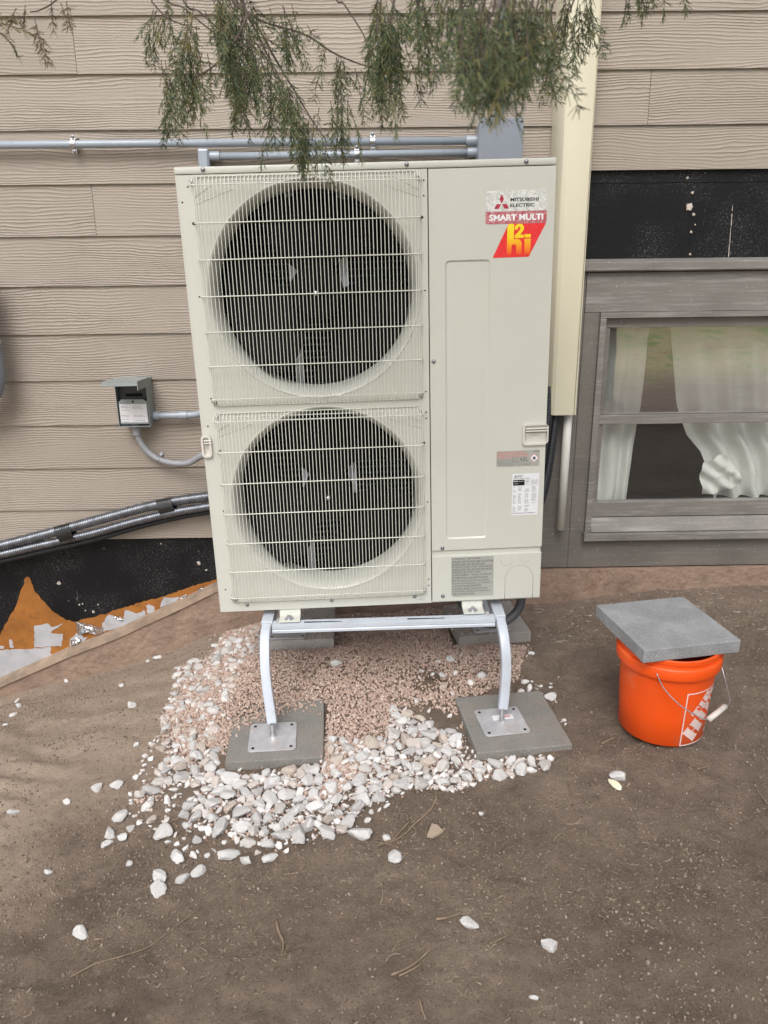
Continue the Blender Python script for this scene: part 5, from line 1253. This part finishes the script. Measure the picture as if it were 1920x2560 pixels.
# soil crumbs and litter over the yard
n_ = 85000
q = np.column_stack([rs.uniform(-1.75, 1.75, n_), -2.25*rs.random(n_)**.85])
dn = vnoise(q[:, 0], q[:, 1], 6, 31)+vnoise(q[:, 0], q[:, 1], 2.2, 32)+.45
q = q[rs.random(n_) < np.clip(dn*1.3, .12, 1)]
rq = .0010+.0036*rs.random(len(q))**5
scatter('soil_crumbs', np.column_stack([q, ground_h(q[:, 0], q[:, 1])+rq*.3]), rq, jagv, M['crumb'], 'stuff', 'brown soil crumbs and grit over the yard', seed=16)
def litter(name, n_, Lr, wr, label, seed, ylim=(-2.3, -.03), curl=.5, mat='straw', dens=None):
    rs = np.random.default_rng(seed); x = rs.uniform(-1.75, 1.75, n_); y = rs.uniform(ylim[0], ylim[1], n_)
    if dens: 
        kp = rs.random(n_) < np.clip(dens(x, y), 0, 1); x, y = x[kp], y[kp]
    k = len(x); L = rs.uniform(*Lr, k)*(rs.random(k)*.7+.3); W_ = rs.uniform(*wr, k); a = rs.uniform(0, 6.283, k); cu_ = rs.normal(0, curl, k)
    seg = 3; V = np.zeros((k, seg+1, 2, 3)); px_, py_ = x-np.cos(a)*L/2, y-np.sin(a)*L/2
    lift = rs.uniform(.0008, .0030, k)
    for s in range(seg+1):
        th = a+cu_*(s/seg-.5)*2; nx_2, ny_2 = -np.sin(th), np.cos(th)
        zz = ground_h(px_, py_)+lift+.001
        for e, sg in enumerate((-1, 1)):
            V[:, s, e, 0] = px_+nx_2*W_*sg; V[:, s, e, 1] = py_+ny_2*W_*sg; V[:, s, e, 2] = zz+W_*.8*(sg+1)*.5
        px_ = px_+np.cos(th)*L/seg; py_ = py_+np.sin(th)*L/seg
    V = V.reshape(-1, 3); base_ = (np.arange(k)*(seg+1)*2)[:, None]
    Fq = np.concatenate([base_+np.array([2*s, 2*s+1, 2*s+3, 2*s+2])[None] for s in range(seg)])
    o = link(name, big_mesh(name, V, Fq, M[mat])); return tag(o, label, kind='stuff')
dd = lambda x, y: .12+2.1*(vnoise(x, y, 4, 41)+vnoise(x, y, 11, 42))+.35*(x > .2)+.25*(y < -1.4)-1.2*((x < -.5) & (y > -1.1))
litter('dry_litter', 72000, (.005, .016), (.0003, .0007), 'fine dry needles and stems over the dirt', 51, curl=.5, dens=dd)
litter('dry_straw', 1500, (.02, .055), (.0005, .0009), 'longer dry grass stems scattered over the dirt', 52, curl=.9, dens=lambda x, y: .3+dd(x, y)*.5)
litter('pale_litter', 5200, (.008, .035), (.0005, .0013), 'pale leaf and stem bits collected along the wall at the right', 53, ylim=(-.42, -.035), curl=.8, mat='pale', dens=lambda x, y: (x > .45)*(.25+1.6*np.clip(vnoise(x, y, 7, 61)+.2, 0, 1)))
# twigs that can be picked out
def twig(pts, r_, lab, fork=None):
    P_ = [G(x*SC, y*SC) for x, y in pts]; P_ = [(p.x, p.y, float(ground_h(p.x, p.y))+r_*.9+.001) for p in P_]
    C_ = catmull(P_, 4); k = len(C_); o = MB().tube(C_, [r_*(1-.55*i/(k-1)) for i in range(k)], 6).build('twig', M['twig'], None, smooth=True); tag(o, lab, 'twig')
    if fork:
        P_ = [G(x*SC, y*SC) for x, y in fork]; P_ = [(p.x, p.y, float(ground_h(p.x, p.y))+r_*.9+.002) for p in P_]; C_ = catmull(P_, 3)
        MB().tube(C_, [r_*.7*(1-.5*i/(len(C_)-1)) for i in range(len(C_))], 6).build('side_shoot', M['twig'], o, smooth=True)
twig([(945, 1727), (930, 1755), (895, 1785), (865, 1810), (815, 1832)], .0034, 'long forked brown twig pointing up to the right pile end', [(885, 1778), (868, 1795), (850, 1815), (830, 1822)])
twig([(815, 1823), (840, 1827), (862, 1838)], .0018, 'thin twig crossing under the forked one')
twig([(597, 1994), (603, 2020), (612, 2040), (612, 2055), (607, 2070)], .0040, 'curved orange brown twig in the lower middle left')
twig([(152, 2105), (210, 2080), (260, 2068), (320, 2045), (370, 2010), (435, 1960)], .0022, 'very long thin twig sweeping across the lower left yard')
twig([(845, 2110), (880, 2095), (905, 2075), (932, 2050)], .0034, 'paired grey twigs at the lower middle, longer one', [(862, 2112), (890, 2100), (912, 2085)])
twig([(942, 1994), (970, 1986), (998, 1975)], .0034, 'short thick twig left of the broken pale stone')
twig([(1058, 2052), (1080, 2035), (1105, 2018)], .0024, 'straight thin grey twig right of the broken pale stone')
twig([(905, 2165), (912, 2190), (920, 2212)], .0032, 'brown twig running off the bottom edge')
twig([(1228, 1700), (1238, 1740), (1236, 1790), (1230, 1822)], .0017, 'pale dry stem standing out left of the bucket stones')
twig([(1655, 1745), (1640, 1725), (1630, 1712)], .0030, 'dark twig at the right border below the bucket')
twig([(315, 1796), (350, 1785), (385, 1774), (420, 1756)], .0026, 'brown stick lying against the lower left stones of the pile')
twig([(478, 1775), (510, 1778), (545, 1795)], .0020, 'thin curved stick within the lower pile edge')
twig([(553, 2025), (556, 2005), (580, 1998)], .0014, 'tiny hooked stem left of the curved orange twig')
twig([(1300, 1605), (1320, 1598), (1335, 1592)], .0040, 'flat wood splinter left of the bucket base')
twig([(1505, 1668), (1520, 1662), (1540, 1655)], .0042, 'small wood chip right below the bucket')
twig([(205, 2005+30), (228, 2032)], .0034, 'short reddish bark piece beside the grey speckled stone')
twig([(1590, 1500), (1600, 1508), (1640, 1500), (1659, 1492)], .0012, 'long wavy dry stem right of the bucket')

# ------------------------------------------------------------------ juniper
jt = empty('juniper_tree', (2.3, -4.7, 0), label='juniper tree whose drooping green branches hang in front of the wall', cat='tree')
JP = Matrix.Translation((-2.3, 4.7, 0))
def jpart(name, me, par=None):
    o = link(name, me, par or jt)
    if par is None: o.matrix_parent_inverse = JP
    return o
trunk = [(2.3, -4.7, -.2), (2.28, -4.68, .8), (2.2, -4.6, 1.7), (2.05, -4.5, 2.5), (1.95, -4.5, 3.4), (1.9, -4.4, 4.3)]
C_ = catmull(trunk, 5); jpart('trunk', MB().tube(C_, [.13*(1-.75*i/(len(C_)-1)) for i in range(len(C_))], 12).mesh('trunk', M['bark'], smooth=True))
class Seg:
    def __init__(s): s.a = []; s.b = []; s.r = []
    def add(s, a, b, r_): s.a.append(tuple(a)); s.b.append(tuple(b)); s.r.append(r_)
    def mesh(s, name, mat, sides=3):
        A_ = np.array(s.a); B2 = np.array(s.b); r_ = np.array(s.r)[:, None]; t = B2-A_; t /= np.linalg.norm(t, axis=1)[:, None]+1e-9
        ref = np.where(np.abs(t[:, 2:3]) < .9, np.array([[0, 0, 1.]]), np.array([[0, 1., 0]])); u_ = np.cross(t, ref); u_ /= np.linalg.norm(u_, axis=1)[:, None]+1e-9; v_ = np.cross(t, u_)
        V = []
        for k in range(sides):
            th = 2*math.pi*k/sides; V.append(A_+(u_*math.cos(th)+v_*math.sin(th))*r_)
        for k in range(sides):
            th = 2*math.pi*k/sides; V.append(B2+(u_*math.cos(th)+v_*math.sin(th))*r_*.7)
        V = np.stack(V, 1); n_ = len(A_); base_ = (np.arange(n_)*2*sides)[:, None]
        Fq = np.concatenate([base_+np.array([k, (k+1) % sides, sides+(k+1) % sides, sides+k])[None] for k in range(sides)])
        return big_mesh(name, V.reshape(-1, 3), Fq, mat)
def rv(s=1): return Vector((random.gauss(0, s), random.gauss(0, s), random.gauss(0, s)))
DOWN = Vector((0, 0, -1))
def plume(sg, wood, p0, d0, L, th=.0011, dens=1.0, side=.42):
    """one drooping spray: axis with alternating shoots that carry scale-leaf twiglets"""
    p = Vector(p0); d = Vector(d0).normalized(); n1 = max(4, int(L/.0115)); st_ = L/n1
    pl = d.cross(rv()).normalized()       # the spray is loosely flat
    k3 = max(1.0, th/.0011)
    for i in range(n1):
        t = i/n1; d = (d+DOWN*.08+rv(.09)).normalized(); q = p+d*st_
        (wood if t < .5 else sg).add(p, q, th*(1.2-.5*t))
        sl = L*side*(1-.80*t)*(.35 if t < .12 else 1)*random.uniform(.55, 1.25)
        for sgn in ((1, -1) if random.random() < .8*dens else (random.choice((1, -1)),)):
            d2 = (d*.70+pl*sgn*.66+rv(.22)).normalized(); n2 = max(2, int(sl/(.0072*k3))); p2 = Vector(q); s2 = sl/n2
            for j in range(n2):
                d2 = (d2+DOWN*.09+d*.05+rv(.09)).normalized(); q2 = p2+d2*s2; sg.add(p2, q2, th*.8)
                for s3 in (1, -1):
                    if random.random() < .9:
                        d3 = (d2*.85+pl*s3*.42+rv(.25)).normalized(); l3 = random.uniform(.009, .019)*(1-.35*j/n2)*k3
                        m3 = p2+d3*l3*.5; q3 = m3+(d3+DOWN*.15+rv(.12)).normalized()*l3*.5; sg.add(p2, m3, th*.7); sg.add(m3, q3, th*.6)
                p2 = q2
        p = q
def PD(px, py, dist):
    """point at horizontal distance dist in front of the camera"""
    return PY(px, py, CAM[1]+dist)
def branch(ctrl, r0, sprays, mat='foliage', name='branch'):
    a_, b0 = ctrl[0], ctrl[1]; ctrl = [a_]+[a_.lerp(b0, t)+Vector((0, 0, .05*math.sin(t*3.14))) for t in (.35, .7)]+list(ctrl[1:])
    """ctrl: list of world points; sprays: list of (p, d, L)"""
    C_ = catmull(ctrl, 5)
    b_ = jpart(name, MB().tube(C_, [r0*.62*(1-.8*i/(len(C_)-1))+.0008 for i in range(len(C_))], 7).mesh(name, M['bark'], smooth=True))
    sg, wood = Seg(), Seg()
    for q in sprays: plume(sg, wood, *q)
    if sg.a: 
        o = jpart('foliage', sg.mesh('foliage', M[mat]), b_); o['kind'] = 'stuff'
    if wood.a: o = jpart('twigs', wood.mesh('twigs', M['bark']), b_); o['kind'] = 'stuff'
    return b_
limb = [(2.1, -4.55, 2.3), (1.5, -3.7, 2.62), (.8, -2.7, 2.72), (.3, -2.0, 2.66), (-.2, -1.6, 2.56), (-.9, -1.5, 2.42)]
limb2 = [(2.0, -4.5, 2.9), (1.3, -3.3, 3.1), (.9, -2.2, 3.05), (.7, -1.4, 2.85)]
C_ = catmull(limb, 8); jpart('limb', MB().tube(C_, [.045*(1-.72*i/(len(C_)-1)) for i in range(len(C_))], 10).mesh('limb', M['bark'], smooth=True))
C2 = catmull(limb2, 8); jpart('limb', MB().tube(C2, [.04*(1-.72*i/(len(C2)-1)) for i in range(len(C2))], 10).mesh('limb', M['bark'], smooth=True))
def near(p): return min(C_+C2, key=lambda c: (c-p).length)
def hang(tops, dist, spread, L, n_, dirx=0.0, th=.0010, stem=None, dd_=.12):
    """sprays starting along a list of pixel points (start px,py)"""
    out = []
    for _ in range(int(n_*1.08)):
        (px, py) = random.choice(tops); p = PD(px+random.gauss(0, spread), py+random.gauss(0, spread*.7), dist+random.uniform(-dd_, dd_))
        out.append((p, Vector((dirx+random.gauss(0, .28), random.gauss(0, .2), -1)), L*random.uniform(.65, 1.15), th))
    return out
D1 = 1.72
# C: main left cluster
c1 = [PD(600, -30, D1), PD(610, 60, D1), PD(540, 160, D1), PD(455, 210, D1)]
branch([near(c1[0]), (near(c1[0])+c1[0])/2+Vector((0, 0, .03))]+c1, .006, hang([(450, -20), (520, 0), (600, 0), (470, 60), (530, 90), (580, 70)], D1, 26, .13, 22)+hang([(430, 150), (470, 170), (420, 190), (460, 200), (500, 130)], D1, 16, .10, 17, dirx=-.06)+hang([(400, 30), (440, 50)], D1, 10, .08, 4, dirx=-.5))
c2 = [PD(560, -40, D1+.1), PD(620, 40, D1+.1), PD(650, 100, D1+.1), PD(700, 200, D1+.08)]
branch([near(c2[0])]+c2, .006, hang([(610, 70), (640, 110), (600, 130), (660, 160), (690, 200)], D1+.1, 18, .13, 22, dirx=.06)+hang([(600, 170), (620, 200)], D1+.1, 12, .10, 5))
# D: hanging tail over the lid
c3 = [PD(570, -40, D1+.12), PD(640, 60, D1+.12), PD(690, 150, D1+.12), PD(735, 225, D1+.12), PD(780, 300, D1+.12), PD(815, 350, D1+.12)]
branch([near(c3[0])]+c3, .0045, hang([(700, 190), (730, 240), (755, 280), (700, 250)], D1+.12, 14, .13, 10, dirx=.05)+hang([(790, 290), (800, 320), (840, 240), (860, 260), (830, 300)], D1+.12, 14, .12, 12, dirx=.0)+hang([(790, 370), (850, 350), (765, 375)], D1+.12, 8, .06, 4, dirx=.02))
# long arching twig to the right of the centre
c4 = [PD(590, -30, D1+.2), PD(640, 45, D1+.2), PD(760, 85, D1+.2), PD(830, 130, D1+.2), PD(900, 160, D1+.2), PD(985, 185, D1+.2)]
branch([near(c4[0])]+c4, .0045, hang([(650, 0), (700, 10), (600, -10), (560, -20)], D1+.15, 22, .10, 16, dirx=.1)+hang([(720, 60), (745, 70), (700, 80)], D1+.2, 10, .075, 6, dirx=.1)+hang([(815, 130), (850, 150), (880, 165), (920, 180), (800, 110)], D1+.2, 12, .095, 9, dirx=.05)+hang([(950, 180), (985, 195)], D1+.2, 14, .09, 6, dirx=.1))
# bare arching twigs on the left
for pts in ([(370, -30), (385, 10), (420, 45), (460, 62), (500, 72)], [(400, -30), (460, 20), (520, 70), (560, 95), (640, 120)], [(450, -20), (500, 30), (560, 80), (630, 105), (690, 130)], [(830, -30), (860, 10), (905, 80), (920, 120)], [(1190, -30), (1150, 20), (1110, 60)]):
    q = [PD(a, b_2, D1+.05) for a, b_2 in pts]; branch([near(q[0])]+q, .0026, [])
# A: brown dead spray
q = [PD(180, -60, D1), PD(140, 0, D1), PD(100, 25, D1), PD(75, 30, D1)]
branch([near(q[0])]+q, .0026, hang([(86, 45), (92, 60)], D1, 4, .09, 2)+hang([(140, 0), (165, 0), (130, 10)], D1, 8, .045, 3)+hang([(110, 5), (60, 15)], D1, 8, .04, 2, dirx=-.5), 'foliage_brown')
q = [PD(-60, 20, D1), PD(-25, 50, D1), PD(5, 65, D1)]
branch([near(q[0])]+q, .0026, [(PD(-30, 45, D1), Vector((1, .1, -.25)), .075), (PD(-25, 60, D1), Vector((.9, .1, -.5)), .07), (PD(-25, 40, D1), Vector((1, .1, -.05)), .05)])
# F: tall hanging cluster
DF = 1.45
q = [PD(990, -60, DF), PD(985, 0, DF), PD(975, 60, DF), PD(965, 110, DF)]
branch([near(q[0])]+q, .005, hang([(960, -20), (985, 0), (950, 40), (1000, 40), (980, 70)], DF, 16, .10, 20)+hang([(960, 110), (975, 130), (940, 120), (990, 110)], DF, 14, .080, 12)+hang([(945, 190), (960, 200)], DF, 8, .07, 3, dirx=.2))
q = [PD(1080, -60, DF), PD(1060, 0, DF), PD(1045, 60, DF)]
branch([near(q[0])]+q, .005, hang([(1030, -20), (1060, -10), (1050, 20), (1085, 0)], DF, 16, .09, 10))
# G: big near cluster, out of focus
for (px, dst, n_, L) in ((1150, 1.10, 15, .066), (1205, 1.0, 18, .068), (1265, .95, 18, .068), (1325, 1.05, 17, .070), (1180, 1.35, 16, .088), (1250, 1.4, 16, .088), (1340, 1.4, 16, .090), (1110, 1.4, 8, .07)):
    q = [PD(px+60, -120, dst), PD(px+20, -40, dst), PD(px, 30, dst), PD(px-5, 90, dst)]
    branch([near(q[0])]+q, .004, hang([(px, -20), (px+10, 30), (px-10, 70), (px+10, 100)], dst, 26, L, n_, th=.00085, dd_=.08))
q = [PD(1240, -60, 1.2), PD(1220, 60, 1.2), PD(1205, 150, 1.2)]
branch([near(q[0])]+q, .004, hang([(1205, 110), (1220, 130), (1190, 130), (1250, 120)], 1.2, 16, .070, 8, th=.0009))
# H/I: right
q = [PD(1480, -60, 1.6), PD(1440, -10, 1.6), PD(1425, 30, 1.6)]
branch([near(q[0])]+q, .004, hang([(1400, -20), (1420, 0), (1440, -10), (1470, -25), (1455, 10)], 1.6, 12, .085, 12, dirx=.05)+hang([(1400, 60), (1390, 80)], 1.5, 8, .06, 4))
q = [PD(1700, -90, 1.6), PD(1640, -50, 1.6), PD(1540, -30, 1.6)]
branch([near(q[0])]+q, .004, hang([(1520, -35), (1560, -30), (1600, -30), (1650, -30), (1690, -40)], 1.6, 10, .05, 9, dirx=.2))
# rest of the crown, above and behind the viewpoint
for k in range(26):
    a = random.uniform(0, 6.28); base_p = Vector((1.95, -4.5, random.uniform(2.4, 4.2))); out_ = Vector((math.cos(a), math.sin(a), .05))
    Ln = random.uniform(.9, 1.7)*(1.15-.2*(base_p.z-2.4)); tip = base_p+out_*Ln+Vector((0, 0, random.uniform(-.1, .35)))
    if tip.y > -3.2 and tip.z < 2.75: continue
    ctrl = [base_p, base_p.lerp(tip, .5)+Vector((0, 0, .12)), tip]; ps = [base_p.lerp(tip, random.uniform(.3, 1))+rv(.08) for _ in range(9)]
    branch(ctrl, .016, [(p_, Vector((out_.x*.6, out_.y*.6, -.8))+rv(.3), random.uniform(.22, .36), .003) for p_ in ps])
for k in range(14):
    p_ = C_[int(len(C_)*(.25+.5*k/14))]; tip = p_+Vector((random.uniform(-.5, .5), random.uniform(-.4, .4), random.uniform(.25, .6)))
    branch([p_, p_.lerp(tip, .5)+rv(.04), tip], .007, [(p_.lerp(tip, random.uniform(.4, 1))+rv(.05), Vector((tip-p_)).normalized()*.5+rv(.4)+Vector((0, 0, .3)), random.uniform(.14, .24), .0022) for _ in range(7)])

# ------------------------------------------------------------------ yard behind the viewpoint (seen only in the window glass)
def clump(x, y, h_, k, label):
    rs = np.random.default_rng(int(abs(x*100)+abs(y*10))); sg = Seg(); z0 = float(ground_h(x, y))+max(0, (-y-7)*.045)
    for _ in range(k):
        a = rs.uniform(0, 6.283); ln = h_*rs.uniform(.6, 1.1); lean = rs.uniform(.1, .9); p = Vector((x+.12*math.cos(a)*rs.random(), y+.12*math.sin(a)*rs.random(), z0)); d = Vector((math.cos(a)*lean, math.sin(a)*lean, 1)).normalized()
        for s in range(3):
            q2 = p+d*ln/3; sg.add(p, q2, .006*(1-.28*s)); p = q2; d = (d+DOWN*.22*(s+1)*lean).normalized()
    o = link('grass_clump', sg.mesh('grass_clump', M['grass'])); o.location = (0, 0, 0); tag(o, label, 'ornamental grass')
clump(1.6, -7.4, 1.1, 260, 'pale ornamental grass clump mirrored at the left of the window'); clump(2.6, -8.4, 1.0, 220, 'ornamental grass clump mirrored near the middle of the upper pane')
def shrub(x, y, w_, h_, label):
    sg, wd = Seg(), Seg(); z0 = float(ground_h(x, y))+max(0, (-y-7)*.045); o = empty('shrub', (x, y, z0), label=label, cat='shrub')
    mb = MB()
    for k in range(12):
        a = random.uniform(0, 6.28); tip = Vector((math.cos(a)*w_*random.uniform(.3, 1), math.sin(a)*w_*random.uniform(.3, 1), h_*random.uniform(.5, 1)))
        mb.tube(catmull([(0, 0, 0), tip*.5+Vector((0, 0, h_*.1)), tip], 3), .015, 5)
        for _ in range(12): plume(sg, wd, tip*random.uniform(.5, 1)+rv(.08), rv(.5)+Vector((0, 0, .2)), .28, .006)
    mb.build('stems', M['bark'], o); l = link('foliage', sg.mesh('foliage', M['foliage']), o); l['kind'] = 'stuff'; l = link('twigs', wd.mesh('twigs', M['bark']), o); l['kind'] = 'stuff'
shrub(3.6, -11.5, 1.6, 2.6, 'dark bushy shrub mirrored at the top of the window'); shrub(6.2, -12.5, 1.8, 3.0, 'tall bushy shrub mirrored at the right of the window'); shrub(.8, -12.5, 1.5, 2.2, 'rounded shrub mirrored at the far left of the window')
